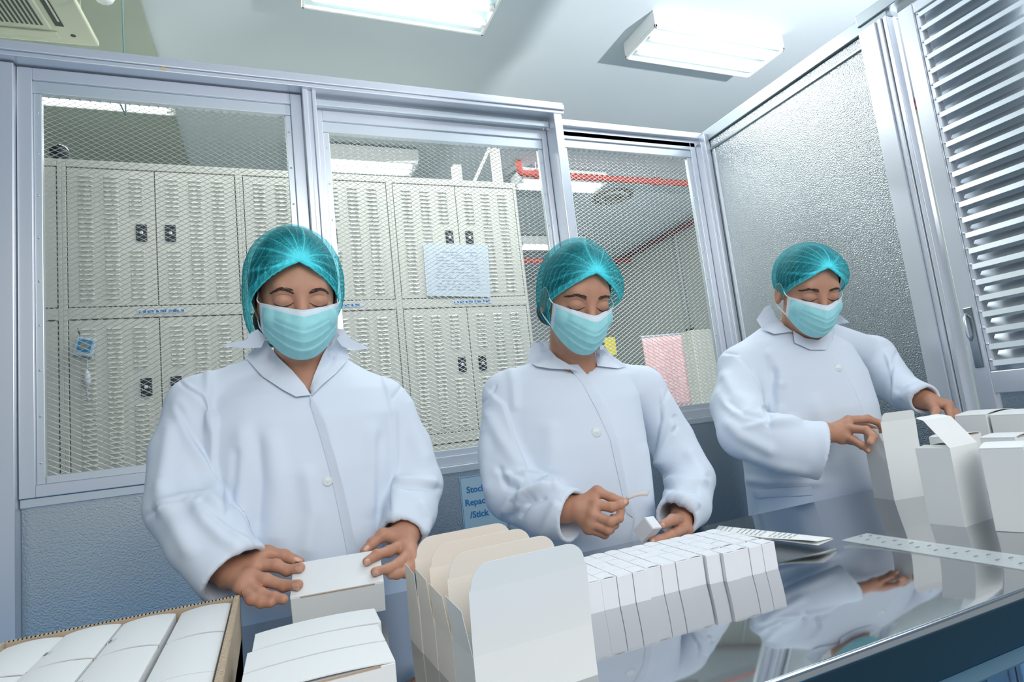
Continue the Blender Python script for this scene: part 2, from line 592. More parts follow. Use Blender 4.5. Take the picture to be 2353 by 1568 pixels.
tube_lamp('ceiling_light', .235, 1.115, 2.44, ZC, 'white fluorescent ceiling fixture cut by the top edge of the photo')
tube_lamp('ceiling_light', 1.985, 2.90, 2.45, ZC, 'white fluorescent ceiling fixture nearest the louvred door, seen whole with its dark shadow')
tube_lamp('ceiling_light', .25, 1.12, 4.15, ZC - .02, 'hanging fluorescent light above the lockers behind the middle mesh panel', depth=.11, wid=.24, drop=.02, power=5)
tube_lamp('ceiling_light', 2.02, 2.84, 4.32, ZC - .02, 'fluorescent light below the long red pipe behind the mesh', depth=.1, wid=.24, drop=.02, power=5)
tube_lamp('ceiling_light', 2.75, 3.6, 6.05, ZC - .02, 'far small fluorescent light beside the head of the middle woman', wid=.24, drop=.02, power=4)
tube_lamp('ceiling_light', -1.2, -.40, 3.55, ZC - .045, 'fluorescent light behind the top of the left mesh panel', depth=.07, wid=.2, drop=.01, power=12)

# ================================================================== the hall behind the mesh
LY = 3.0


def locker(x0, x1, label, split):
    t = empty('locker_cabinet', ((x0 + x1) / 2, LY, 0))
    tag(t, label, 'locker', 'cream lockers behind the mesh')
    L = x0 - (x0 + x1) / 2
    R = -L
    b = MB()
    b.box((L, .0202, 0), (R, .5, 2.4995))
    for z0, z1 in ((.0, .40), (1.06, 1.11), (1.775, 1.825), (2.465, 2.50)):
        b.box((L + .0162, 0.0, z0), (R - .0162, .02, z1))
    b.box((L, 0, 0), (L + .016, .02, 2.5)); b.box((R - .016, 0, 0), (R, .02, 2.5))
    b.build('body', M_LOCK, t, bevel=.002)
    b = MB(); b.box((L + .016, .012, .4), (R - .016, .0195, 2.465)); b.build('door_gap', M_LOCKD, t)
    sp = split - (x0 + x1) / 2
    for z0, z1 in ((1.83, 2.46), (1.115, 1.77), (.405, 1.055)):
        for side, (a, c) in enumerate(((L + .02, sp - .0025), (sp + .0025, R - .02))):
            if c - a < .05:
                continue
            d = MB()
            d.box((a, .002, z0), (c, .014, z1))
            w = c - a
            hz = z0 + (z1 - z0) * .53
            hx = c - .055 if side == 0 else a + .055
            for col in range(3):
                xc = a + w * (.2 + .29 * col)
                z = z0 + .03
                while z < z1 - .03:
                    if not (abs(xc - hx) < .075 and abs(z - hz) < .075):
                        # a pressed louvre: a wedge with its mouth downwards
                        d.add([(xc - .028, .002, z), (xc + .028, .002, z), (xc + .024, -.0035, z + .001), (xc - .024, -.0035, z + .001), (xc - .026, .002, z + .009), (xc + .026, .002, z + .009)],
                              [(0, 1, 2, 3), (3, 2, 5, 4), (0, 3, 4), (1, 5, 2)])
                    z += .0215
            dd = d.build('door', M_LOCK, t)
            hb = MB()
            hb.box((hx - .022, -.004, hz - .04), (hx + .022, .0018, hz + .04))
            hk = hb.build('lock_plate', M_BLACK, dd, bevel=.003)
            hb = MB(); hb.lathe((hx, -.0038, hz), (0, -1, 0), [(.0085, 0), (.008, .006), (.003, .0065), (.0004, .006)], 14)
            hb.box((hx + .010, -.0052, hz - .01), (hx + .016, -.0038, hz - .004), 1)
            hb.build('key_barrel', [M_ALU2, M_RED], dd, smooth=False)
    return t


locker(-1.50, -.785, 'cream steel locker cabinet at the far left, cut by the aluminium door stile', -1.14)
locker(-.785, -.075, 'cream steel locker cabinet carrying the hanging blue and white gauge', -.43)
locker(-.075, .655, 'cream steel locker cabinet behind the head of the frontmost woman', .29)
locker(.655, 1.392, 'cream steel locker cabinet carrying the large blue paper', 1.02)


def sticker(x0, x1, z, name='label_strip'):
    t = empty(name, ((x0 + x1) / 2, LY - .0005, z))
    w = (x1 - x0) / 2
    b = MB(); b.box((-w, -.002, -.009), (w, 0, .009)); b.build('backing', M_PAPERB, t)
    b = MB()
    xx = -w + .006
    k = 0
    while xx < w - .01:
        b.box((xx, -.0026, -.0055), (xx + .007 + .004 * ((k * 7) % 3), -.002, .0055)); xx += .0165; k += 1
    b.build('print', M_BLUE, t)
    return t


tag(sticker(-.513, -.328, 1.80), 'narrow blue printed label strip below the upper locker doors, left of the first hairnet', 'label', 'locker label strips')
tag(sticker(.945, 1.17, 1.802), 'narrow blue printed label strip just under the large blue paper', 'label', 'locker label strips')
tag(sticker(.34, .47, 1.802), 'narrow blue printed label strip right beside the mask of the frontmost woman', 'label', 'locker label strips')
# large paper
t = empty('paper_notice', (0, LY - .006, 0))
tag(t, 'large pale blue printed paper taped on the cream lockers', 'paper')
P0, P1, P2, P3 = (atY(*q, LY - .008) for q in ((972, 558), (1121, 563), (1128, 683), (981, 680)))
b = MB(); b.hexa([p - np.array([0, LY - .006, 0]) for p in (P3, P2, P2 + [0, .002, 0], P3 + [0, .002, 0], P0, P1, P1 + [0, .002, 0], P0 + [0, .002, 0])]); b.build('sheet', M_PAPERB, t)
b = MB()
for i in range(14):
    v = .16 + i * .055
    for j in range(9):
        u = .16 + j * .075 + .01 * ((i * 5 + j * 3) % 4)
        if (i * 3 + j * 7) % 5 == 0:
            continue
        p = (P0 + (P1 - P0) * u) * (1 - v) + (P3 + (P2 - P3) * u) * v - np.array([0, LY - .006, 0])
        b.box((p[0], -.0032, p[2] - .002), (p[0] + .02, -.0025, p[2] + .002))
b.build('print', mat('faint blue print', (.40, .50, .62), .7), t)
# gauge with its probe lead and tag
t = empty('wall_gauge', (-.705, LY, 1.65))
tag(t, 'small blue and white gauge hanging askew on a cream locker door', 'gauge')
a = math.radians(-14)
R2 = lambda x, z: (x * math.cos(a) - z * math.sin(a), x * math.sin(a) + z * math.cos(a))
def rbox(b, x0, x1, z0, z1, ya, yb, mi=0):
    q = [R2(x0, z0), R2(x1, z0), R2(x1, z1), R2(x0, z1)]
    b.hexa([(q[0][0], ya, q[0][1]), (q[1][0], ya, q[1][1]), (q[1][0], yb, q[1][1]), (q[0][0], yb, q[0][1]), (q[3][0], ya, q[3][1]), (q[2][0], ya, q[2][1]), (q[2][0], yb, q[2][1]), (q[3][0], yb, q[3][1])], mi)
b = MB(); rbox(b, -.036, .036, -.04, .04, -.03, -.004); b.build('casing', mat('clear casing', (.55, .66, .72), .2), t, bevel=.005)
b = MB(); rbox(b, -.025, .025, -.022, .03, -.032, -.0298); b.build('blue_bezel', mat('bright blue plastic', (.02, .28, .62), .4), t)
b = MB(); rbox(b, -.016, .016, -.013, .02, -.0335, -.0318); b.build('display', mat('grey display', (.26, .31, .28), .3), t)
b = MB(); b.tube([(-.02, -.01, .045), (-.022, -.008, .065), (-.028, -.008, .085)], .002, 6); b.build('hanging_cord', M_BLACK, t)
b = MB(); b.tube([(.004, -.01, -.04), (.006, -.012, -.09), (.0, -.01, -.16), (.004, -.01, -.24)], .0028, 6); b.lathe((.004, -.012, -.14), (0, 0, 1), [(.001, -.035), (.012, -.02), (.014, 0), (.01, .03), (.001, .045)], 10); b.build('probe_lead', mat('clear lead', (.66, .70, .74), .3), t, smooth=True)
# on top of the lockers
t = empty('round_speaker', (-.80, LY + .06, 2.50))
tag(t, 'small black round device standing on top of the left lockers', 'speaker')
b = MB(); b.lathe((0, 0, 0), (0, 0, 1), [(.03, 0), (.034, .008), (.012, .014), (.012, .02)], 16); b.build('foot', M_BLACK, t, smooth=True)
b = MB(); b.lathe((0, -.03, .045), (0, 1, 0), [(.002, -.012), (.03, -.008), (.038, .008), (.036, .03), (.02, .05), (.002, .052)], 20); b.build('head', M_BLACK, t, smooth=True)
t = empty('post_frame', (1.2, LY + .12, 2.50))
tag(t, 'cream steel post frame with a diagonal brace standing on the lockers', 'frame')
b = MB(); b.box((.115, -.02, 0), (.165, .03, .46)); b.build('post', M_LOCK, t, bevel=.003)
b = MB(); b.box((-.14, -.02, 0), (-.09, .03, .14)); b.build('post', M_LOCK, t, bevel=.003)
b = MB(); b.hexa([(-.05, -.005, 0), (-.03, -.005, 0), (-.03, .005, 0), (-.05, .005, 0), (.115, -.005, .30), (.135, -.005, .30), (.135, .005, .30), (.115, .005, .30)]); b.build('brace', M_LOCK, t)

# pipes
def pipe(name, pts, r, m, label, hang=()):
    t = empty(name, pts[0])
    o0 = np.array(pts[0], float)
    tag(t, label, 'pipe')
    b = MB(); b.tube([np.array(p) - o0 for p in pts], r, 12); b.build('run', m, t, smooth=True)
    for h in hang:
        q = np.array(h, float) - o0
        b = MB(); b.tube([q + [0, 0, r * .5], q + [0, 0, ZC - h[2]]], .005, 6); b.build('hanger_rod', M_ALU2, t)
        b = MB(); b.tube([q + [-.02, 0, 0], q + [.02, 0, 0]], r * 1.35, 12); b.build('pipe_clip', m, t, smooth=True)
    return t


pipe('fire_pipe', [(1.97, 4.13, 3.19), (1.97, 4.13, 3.115), (1.985, 4.13, 3.095), (2.02, 4.13, 3.09), (4.0, 4.13, 3.09), (4.5, 4.13, 3.09)], .028, M_RED, 'long red fire pipe hanging under the hall ceiling behind the mesh', [(2.12, 4.13, 3.09), (3.3, 4.13, 3.09)])
pipe('fire_pipe', [(4.56, 2.5, 3.12), (4.56, BY - .01, 3.12)], .035, M_REDD, 'dark maroon pipe running back along the right hall wall', [(4.56, 6.2, 3.12), (4.56, 4, 3.12)])
pipe('fire_pipe', [(2.55, 6.4, 3.02), (4.5, 6.4, 3.02)], .03, M_RED, 'short red pipe far back beside the hairnet of the middle woman', [(2.8, 6.4, 3.02)])
t = empty('valve_box', (3.55, 6.5, 2.96)); tag(t, 'maroon valve box under the ceiling above the middle hairnet', 'valve')
b = MB(); b.box((-.14, 0, -.02), (.14, .14, .1)); b.build('box', M_REDD, t, bevel=.01); b = MB(); b.tube([(0, .07, .1), (0, .07, .238)], .02, 8); b.build('stub', M_REDD, t)
t = empty('ceiling_vent', (3.25, 4.75, ZC)); tag(t, 'round ceiling vent with dark rings behind the right mesh panel', 'vent')
for k, r in enumerate((.20, .145, .09)):
    b = MB(); b.lathe((0, 0, 0), (0, 0, -1), [(r, 0), (r, .012 + .006 * k), (r - .022, .02 + .006 * k), (r - .035, .004)], 32); b.build('ring', M_WALLB if k % 2 else M_LOCKD, t, smooth=True)
# conduit on the hall wall and things hung there
p = [atX(*q, HX - .02) for q in ((1515, 440), (1536, 442), (1548, 520), (1566, 640), (1586, 765))]
t = empty('wall_conduit', p[-1]); tag(t, 'thin pale conduit running down the right hall wall', 'conduit')
b = MB(); b.tube([q - p[-1] for q in p], .014, 8); b.build('run', M_WALLB, t, smooth=True)
b = MB(); b.box((-.015, -.06, -.08), (.019, .06, .05)); b.build('switch_box', M_BLACK, t, bevel=.004)
t = empty('pink_sheet', (0, 0, 0)); tag(t, 'translucent pink plastic sheet hanging upright behind the right mesh panel', 'sheet')
c = [atY(*q, 3.3) for q in ((1474, 778), (1566, 770), (1588, 935), (1500, 935))]
g = np.zeros((13, 13, 3))
for i in range(13):
    for j in range(13):
        u, v = i / 12, j / 12
        g[i, j] = (c[0] * (1 - u) + c[1] * u) * (1 - v) + (c[3] * (1 - u) + c[2] * u) * v + np.array([0, .006 * math.sin(9 * u + 2 * v), 0])
# it reaches down to the hall floor on its stand
b = MB(); b.grid(g); b.build('sheet', M_PINK, t, smooth=True, solid=.004)
b = MB(); b.tube([c[0] + [0, .012, .01], c[1] + [0, .012, .01]], .008, 8); b.tube([(c[0] + c[1]) / 2 + [0, .02, .0], [(c[0][0] + c[1][0]) / 2, 3.32, 0.0]], .012, 8); b.lathe([(c[0][0] + c[1][0]) / 2, 3.32, 0], (0, 0, 1), [(.001, 0), (.16, 0), (.16, .015), (.02, .02)], 20); b.build('stand', M_ALU2, t)
t = empty('side_cabinet', (3.93, 4.6, 0)); tag(t, 'cream cabinet standing beside the pink sheet behind the mesh', 'cabinet')
b = MB(); b.box((-.10, 0, 0), (.55, .5, 1.80)); b.build('body', M_LOCK, t, bevel=.01)
b = MB(); b.box((-.08, -.012, .1), (.22, -.001, 1.77)); b.box((.23, -.012, .1), (.53, -.001, 1.77)); b.build('door', M_LOCK, t, bevel=.004)
t = empty('yellow_sign', (2.83, 4.5, 0)); tag(t, 'small yellow sign on a stand right of the mask of the middle woman', 'sign')
b = MB(); b.box((-.05, -.006, 1.60), (.06, .006, 1.76)); b.build('board', M_YEL, t, bevel=.003)
b = MB(); b.tube([(0, .012, 0), (0, .012, 1.7)], .01, 8); b.lathe((0, .012, 0), (0, 0, 1), [(.001, 0), (.15, 0), (.14, .02), (.01, .03)], 16); b.build('stand', M_ALU2, t)

# ---- air conditioner under the soffit, its lagged pipe and a hanging cable
AZ = 2.98
c4 = [atZ(*q, AZ) for q in ((229, 108), (168, -6))]
t = empty('air_conditioner', (c4[0][0], c4[0][1], AZ)); tag(t, 'cream cassette air conditioner with black grille under the ceiling', 'air conditioner')
ax = np.array(c4[1]) - np.array(c4[0]); ax /= np.linalg.norm(ax); ang = math.atan2(ax[1], ax[0])
t.rotation_euler = (0, 0, ang - math.pi * 1.5)
# local: x towards the left of the picture is -x, y is away from the camera
W = .80
b = MB()
b.box((-W, -W, 0), (0, 0, .025)); b.box((-W + .05, -W + .05, .025), (-.05, -.05, ZC - .035 - AZ)); b.build('casing', M_CREAM, t, bevel=.006)
b = MB()
b.box((-W + .15, -W + .13, -.014), (-.138, -.115, 0)); b.build('intake_panel', M_CREAM, t, bevel=.006)
b = MB()
yy = -W + .25
xx = -W + .17
while xx < -.165:
    b.box((xx, -W + .16, -.0152), (xx + .0085, -.140, -.0135)); xx += .0165
b.build('intake_grille', M_BLACK, t)
b = MB()
b.box((-.122, -W + .13, -.003), (-.092, -.125, 0)); b.build('air_slot', M_BLACK, t, bevel=.001)
b = MB(); b.box((-.104, -W + .13, -.007), (-.096, -.16, -.003)); b.build('flap', M_CREAM, t, bevel=.002)
b = MB(); b.box((-W + .1, -.085, -.008), (-.13, -.045, -.0005)); b.build('flap', M_CREAM, t, bevel=.003)
b = MB(); b.lathe((-.078, -.066, 0), (0, 0, -1), [(.010, 0), (.009, .002), (.001, .0025)], 12); b.build('sensor', M_BLACK, t)
p0 = atZ(205, 0, 3.08)
q0 = np.array(c4[0]); e = np.array([ax[0], ax[1], 0]); on = np.array([-e[1], e[0], 0]); on = on if on[0] > 0 else -on
q0 = np.array([q0[0], q0[1], 3.075]) + on * .075
b = MB(); b.tube([q0 + e * .62, q0 + e * .40, q0 + e * .25, q0 + e * .21 + [0, 0, .012], q0 + e * .19 + [0, 0, .05], q0 + e * .19 + [0, 0, .0895]], .042, 14); tag(b.build('lagged_pipe', M_FOAM, smooth=True), 'thick white lagged pipe beside the air conditioner', 'pipe')
p0, p1 = atY(281, 0, 2.45), atY(285.5, 138, 2.45)
b = MB(); b.tube([(p0[0], 2.45, ZC - .034), (p1[0], 2.45, 2.44), (p1[0], 2.30, 2.43), (p1[0], 2.27, 2.44)], .0032, 6); tag(b.build('hanging_cable', mat('teal cable', (.05, .16, .17), .5), smooth=True), 'thin dark cable hanging from the ceiling to the header beam', 'cable')

# ---- sign on the lower partition
t = empty('stock_sign', (.757, PY + .0245, 1.0))
tag(t, 'pale blue sign with dark blue lettering on the lower partition between two women', 'sign')
sx0, sx1 = .655, .83
sg = MB(); sg.box((sx0 - .757, -.004, -.26), (sx1 - .757, 0, -.048)); sb = sg.build('board', M_SIGN, t)
sg = MB(); sg.box((sx0 - .757 + .003, -.0046, -.26), (sx0 - .757 + .0045, -.004, -.05)); sg.box((sx0 - .757 + .003, -.0046, -.0525), (sx1 - .757, -.004, -.051)); sg.build('border_line', M_BLUE, t)


def text_mesh(name, s, size, m, parent, loc, bold=.012, align='LEFT', shear=0.0, rot=(math.pi / 2, 0, 0), ex=.0004):
    cu = bpy.data.curves.new(name, 'FONT')
    cu.body = s
    cu.size = size
    cu.extrude = ex
    cu.offset = bold * size
    cu.align_x = align
    cu.resolution_u = 3
    o = bpy.data.objects.new(name, cu)
    COL.objects.link(o)
    dg = bpy.context.evaluated_depsgraph_get()
    me = bpy.data.meshes.new_from_object(o.evaluated_get(dg))
    bpy.data.objects.remove(o)
    me.materials.clear()
    me.materials.append(m)
    o = bpy.data.objects.new(name, me)
    COL.objects.link(o)
    o.parent = parent
    o.location = loc
    o.rotation_euler = rot
    return o


text_mesh('lettering', 'Stocks', .0335, M_BLUE, t, (-.078, -.0046, -.110), .022)
text_mesh('lettering', 'Repack', .0335, M_BLUE, t, (-.089, -.0046, -.157), .022)
text_mesh('lettering', '/Stick', .0335, M_BLUE, t, (-.073, -.0046, -.204), .022)

# ================================================================== table
TZ = .86
TX0, TX1, TY0, TY1 = -.62, 2.05, .512, 1.163
t = empty('steel_table', ((TX0 + TX1) / 2, (TY0 + TY1) / 2, 0))
tag(t, 'long polished stainless steel packing table', 'table')
ox, oy = (TX0 + TX1) / 2, (TY0 + TY1) / 2
b = MB()
n = 10
prof = [(TY1, TZ - .045), (TY1, TZ - .004), (TY1 - .004, TZ)]
rr = .008
for k in range(n + 1):
    a = math.pi / 2 * k / n
    prof.append((TY0 + rr - rr * math.sin(a), TZ - rr + rr * math.cos(a)))
prof += [(TY0, TZ - .0085), (TY0 + .012, TZ - .0085), (TY0 + .012, TZ - .02), (TY1 - .012, TZ - .02), (TY1 - .012, TZ - .045)]
m = len(prof)
vs = [(x - ox, y - oy, z) for x in (TX0, TX1) for y, z in prof]
fs = [(i, (i + 1) % m, m + (i + 1) % m, m + i) for i in range(m)]
b.add(vs, fs + [tuple(range(m)), tuple(reversed(range(m, 2 * m)))])
o = b.build('top', M_STEEL, t)
for p in o.data.polygons:
    p.use_smooth = len(p.vertices) == 4
md = o.modifiers.new('edge', 'EDGE_SPLIT'); md.split_angle = math.radians(50)
for x in (TX0 + .06, 1.08, TX1 - .08):
    for y in (TY0 + .07, TY1 - .07):
        b = MB(); b.tube([(x - ox, y - oy, .0), (x - ox, y - oy, TZ - .03)], .019, 14); b.build('leg', M_STEELD, t, smooth=True)
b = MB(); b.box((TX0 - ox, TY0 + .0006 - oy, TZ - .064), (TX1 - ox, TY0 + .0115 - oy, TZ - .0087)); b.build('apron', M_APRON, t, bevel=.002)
b = MB(); b.box((TX0 + .05 - ox, TY0 + .028 - oy, TZ - .105), (TX1 - .07 - ox, TY0 + .066 - oy, TZ - .066)); b.build('front_rail', M_RAILP, t, bevel=.004)
b = MB(); b.box((TX0 + .05 - ox, TY1 - .10 - oy, TZ - .075), (TX1 - .07 - ox, TY1 - .06 - oy, TZ - .02)); b.build('rear_rail', M_STEELD, t, bevel=.004)

# blue crate on the floor under the table's near end
t = empty('blue_crate', (1.50, .13, 0)); tag(t, 'bright blue plastic crate on the floor below the near table edge', 'crate')
b = MB()
for lo, hi in (((-.3, -.02, 0), (.3, 0, .3)), ((-.3, .38, 0), (.3, .4, .3)), ((-.3, 0, 0), (-.28, .38, .3)), ((.28, 0, 0), (.3, .38, .3)), ((-.28, 0, 0), (.28, .38, .015)), ((-.315, -.035, .27), (.315, -.02, .3)), ((-.315, .4, .27), (.315, .415, .3))):
    b.box(lo, hi)
b.build('body', M_BCRATE, t, bevel=.006)
b = MB(); b.box((-.12, -.039, .17), (.12, -.02, .2)); b.build('hand_grip', M_WHITE, t, bevel=.004)

# ================================================================== cartons
def sheetbox(b, p, q, r, th):
    """thin board: parallelogram p, p+q, p+q+r, p+r with a thickness along their normal"""
    p, q, r = (np.array(t, float) for t in (p, q, r))
    nn = np.cross(q, r)
    nn = nn / np.linalg.norm(nn) * th
    b.hexa([p, p + q, p + q + r, p + r, p + nn, p + q + nn, p + q + r + nn, p + r + nn])


def bulge_top(b, w, d, h, rise, th=.0012, n=14, y0=0.0, gap=.0006):
    """a lid panel that springs up along its middle"""
    top, bot = [], []
    for i in range(n + 1):
        u = i / n
        x = w * u
        zz = h + rise * math.sin(math.pi * u) ** .8
        top.append((x, zz))
    P = np.zeros((n + 1, 4, 3))
    for i, (x, z) in enumerate(top):
        P[i] = [(x, y0 + gap, z - .0002 - rise * 0), (x, y0 + gap, z + th), (x, d - gap, h * 0 + z * 1 + th), (x, d - gap, z)]
    b.grid(P)
    b.add([tuple(P[0][k]) for k in range(4)], [(3, 2, 1, 0)])
    b.add([tuple(P[-1][k]) for k in range(4)], [(0, 1, 2, 3)])
    # underside
    b.add([tuple(P[i][0]) for i in range(n + 1)] + [tuple(P[i][3]) for i in range(n + 1)], [(i, n + 1 + i, n + 2 + i, i + 1) for i in range(n)])


def closed_carton(name, loc, rz, w, d, h, label, group, rise=.003, cat='carton', m=None, tilt=0, tab=True, edge_on='F'):
    """a folding carton with its lid tucked in: body tube, lid, tuck seam"""
    m = m or M_CARD
    t = empty(name, loc, rz)
    if tilt:
        t.rotation_euler = (tilt, 0, rz)
    tag(t, label, cat, group)
    b = MB()
    b.box((0, 0, 0), (w, d, h))
    b.build('body', m, t, bevel=.0009, seg=1)
    b = MB()
    bulge_top(b, w, d, h, rise)
    b.build('lid', m, t, smooth=False)
    if tab:
        b = MB(); b.box((w * .1, -.0004, h - .0015), (w * .9, .0004, h + .0003)); b.build('tuck_seam', M_EDGE, t)
    return t


# carton in the hands of the frontmost woman, tipped towards the camera
HELD = dict(o=(.0176, 1.0800, .8606), rz=-.1163, tilt=.3575, w=.147, d=.1, h=.0540)
closed_carton('carton', HELD['o'], HELD['rz'], HELD['w'], HELD['d'], HELD['h'], 'closed white carton tipped between the hands of the frontmost woman', 'white cartons', rise=.0004, tilt=HELD['tilt'])
# three lying side by side at the bottom of the picture, and a fourth towards the camera
lab = ['closed white carton lying flat right behind its two neighbours, touching the held carton', 'closed white carton lying flat in the middle between two flat neighbours', 'closed white carton lying flat nearest the lower photo edge, left of the open cartons']
for i, (x, y) in enumerate(((-.033, .808), (-.040, .738), (-.042, .668))):
    closed_carton('carton', (x, y, TZ), -.03, .150, .067, .060, lab[i], 'white cartons', rise=.0035)

# ---- tray of kraft board, its cartons
t = empty('cardboard_tray', (-.360, .62, TZ)); tag(t, 'open brown corrugated cardboard tray full of white cartons', 'box')
b = MB(); W, D, Hh, th = .302, .470, .0655, .0045
b.box((0, 0, 0), (W, D, .004)); b.box((0, D - th, 0), (W, D, Hh)); b.box((0, 0, 0), (th, D, Hh)); b.box((W - .0085, 0, 0), (W, D, Hh)); b.box((0, 0, 0), (W, th, Hh))
b.build('walls', M_KRAFT, t)
b = MB(); b.box((.0006, D - th + .0006, Hh - .0005), (W - .0006, D - .0006, Hh + .0012)); [b.box((W - .0079 + .0012 * (k % 2), .002 + k * .0025, Hh - .0005), (W - .0010, .0038 + k * .0025, Hh + .0012 + .0008 * (k % 2))) for k in range(185)]; [b.box((.002 + k * .0025, D - th + .0006 + .0008 * (k % 2), Hh - .0005), (.0038 + k * .0025, D - .0006, Hh + .0012 + .0006 * (k % 2))) for k in range(118)]; b.box((.0006, 0.0006, Hh - .0005), (th - .0006, D - th + .0006, Hh + .0012)); b.build('fluted_edge', M_FLUTE, t)
names = ['first', 'second', 'third', 'fourth']
mk = MB()
for r in range(3):
    for c in range(4):
        x = -.3550 + c * .0704 + (.0055 if c == 3 else 0)
        y = .929 - r * .155
        if r == 2:
            y = .6256
        hh = .0535 + .001 * ((r * 3 + c * 5) % 3)
        rowl = ['far row of the brown tray', 'second row of the brown tray', 'nearest row of the brown tray'][r]
        tt = closed_carton('tray_carton', (x, y, TZ + .0046), 0, .0680, .150 if r < 2 else .1475, hh, 'white carton standing %s from the left in the %s' % (names[c], rowl), 'cartons in the brown tray', rise=.0042, tab=False)
        b = MB(); b.box((.0002, -.0006, hh - .004), (.0678, .0004, hh + .0005)); b.build('board_edge', M_EDGE, tt)
        if (r * 4 + c) % 4 != 3:
            b = MB(); b.box((-.0003, .055, hh - .0005), (.004, .066, hh + .0022)); b.hexa([(.002, .05, hh + .0022), (.026, .05, hh + .0046), (.026, .068, hh + .0046), (.002, .068, hh + .0022), (.002, .05, hh + .0025), (.026, .05, hh + .0049), (.026, .068, hh + .0049), (.002, .068, hh + .0025)]); b.build('clear_seal', mat('clear seal', (.70, .76, .78), .15), tt)
            b = MB(); b.box((.0012, .054, hh + .0018), (.0035, .065, hh + .0032)); b.build('thumb_notch', M_LOCKD, tt)


def lid_outline(w, hl, ht, rad=.02, n=6):
    """lid with its rounded tuck flap in the x-z plane"""
    pts = [(0, 0), (w, 0), (w, hl), (w - .002, hl + .002)]
    r = min(rad, ht)
    for k in range(n + 1):
        a = math.pi / 2 * k / n
        pts.append((w - .003 - r + r * math.cos(a), hl + ht - r + r * math.sin(a)))
    for k in range(n + 1):
        a = math.pi / 2 + math.pi / 2 * k / n
        pts.append((.003 + r + r * math.cos(a), hl + ht - r + r * math.sin(a)))
    pts += [(.002, hl + .002), (0, hl)]
    return pts


def plate(b, pts3, nrm, th):
    """a flat thick plate over an outline"""
    n = len(pts3)
    off = np.array(nrm) * th
    vs = [tuple(p) for p in pts3] + [tuple(np.array(p) + off) for p in pts3]
    b.add(vs, [tuple(range(n)), tuple(reversed(range(n, 2 * n)))] + [(i, n + i, n + (i + 1) % n, (i + 1) % n) for i in range(n)])


def open_carton(name, loc, rz, w, d, h, label, group, lidang=90, hl=.062, ht=.027, tuck=0, flapL=80, flapR=80, flaph=.045, m=None, mi=None, rad=.02):
    """a carton with its lid up: hollow body, lid with tuck flap, two dust flaps. Lid hinges on the near edge"""
    m = m or M_CARD
    t = empty(name, loc, rz)
    tag(t, label, 'carton', group)
    th = .0007
    b = MB()
    b.box((0, 0, 0), (w, th, h)); b.box((0, d - th, 0), (w, d, h)); b.box((0, th, 0), (th, d - th, h)); b.box((w - th, th, 0), (w, d - th, h)); b.box((th, th, 0), (w - th, d - th, th))
    b.build('body', m, t)
    la = math.radians(lidang)
    # lid: fold angle measured from the lid lying closed (0) to straight up (90)
    ey = np.array([0, math.cos(la), math.sin(la)])
    nn = np.array([0, math.sin(la), -math.cos(la)])
    o = np.array([0, 0.0, h])
    pts = [o + np.array([x, 0, 0]) + ey * z for x, z in lid_outline(w, hl, .0001, rad) if z <= hl + .0001]
    lb = MB()
    plate(lb, [o, o + [w, 0, 0], o + np.array([w, 0, 0]) + ey * hl, o + ey * hl], nn, .0006)
    lo = lb.build('lid', m, t)
    ta = la + math.radians(tuck)
    ey2 = np.array([0, math.cos(ta), math.sin(ta)])
    n2 = np.array([0, math.sin(ta), -math.cos(ta)])
    o2 = o + ey * hl
    ps = [(x, z - hl) for x, z in lid_outline(w, hl, ht, rad)[2:]]
    lb = MB(); plate(lb, [o2 + np.array([x, 0, 0]) + ey2 * z for x, z in ps], n2, .0006); lb.build('tuck_flap', m, lo)
    for side, an in ((0, flapL), (1, flapR)):
        if an is None:
            continue
        a2 = math.radians(an)
        ex = np.array([math.cos(a2), 0, math.sin(a2)]) if side == 0 else np.array([-math.cos(a2), 0, math.sin(a2)])
        o3 = np.array([0 if side == 0 else w, 0, h])
        fb = MB(); plate(fb, [o3 + [0, .003, 0], o3 + [0, d - .001, 0], o3 + np.array([0, d - .002, 0]) + ex * flaph, o3 + np.array([0, .012, 0]) + ex * flaph * .9], np.cross([0, 1, 0], ex), .0006)
        fb.build('dust_flap', m, t)
    return t


lab = ['open white carton with raised lid nearest the camera in the row of four', 'open white carton second from the camera in the row of four raised lids', 'open white carton third from the camera in the row of four raised lids', 'open white carton farthest from the camera in the row of four raised lids']
for i in range(4):
    fl = [96, 95, 93, 90][i]
    open_carton('open_carton', (.183 - .0035 * i, .632 + .0675 * i, TZ), .045 - .006 * i, .146, .066, .056, lab[i], 'open cartons with raised lids', lidang=[94, 92, 90, 91][i], hl=.066, ht=.028, tuck=[3, 6, 8, 6][i], flapL=fl, flapR=84, flaph=[.050, .050, .056, .050][i], m=M_CARD if i == 0 else M_CARDIN, rad=.022)

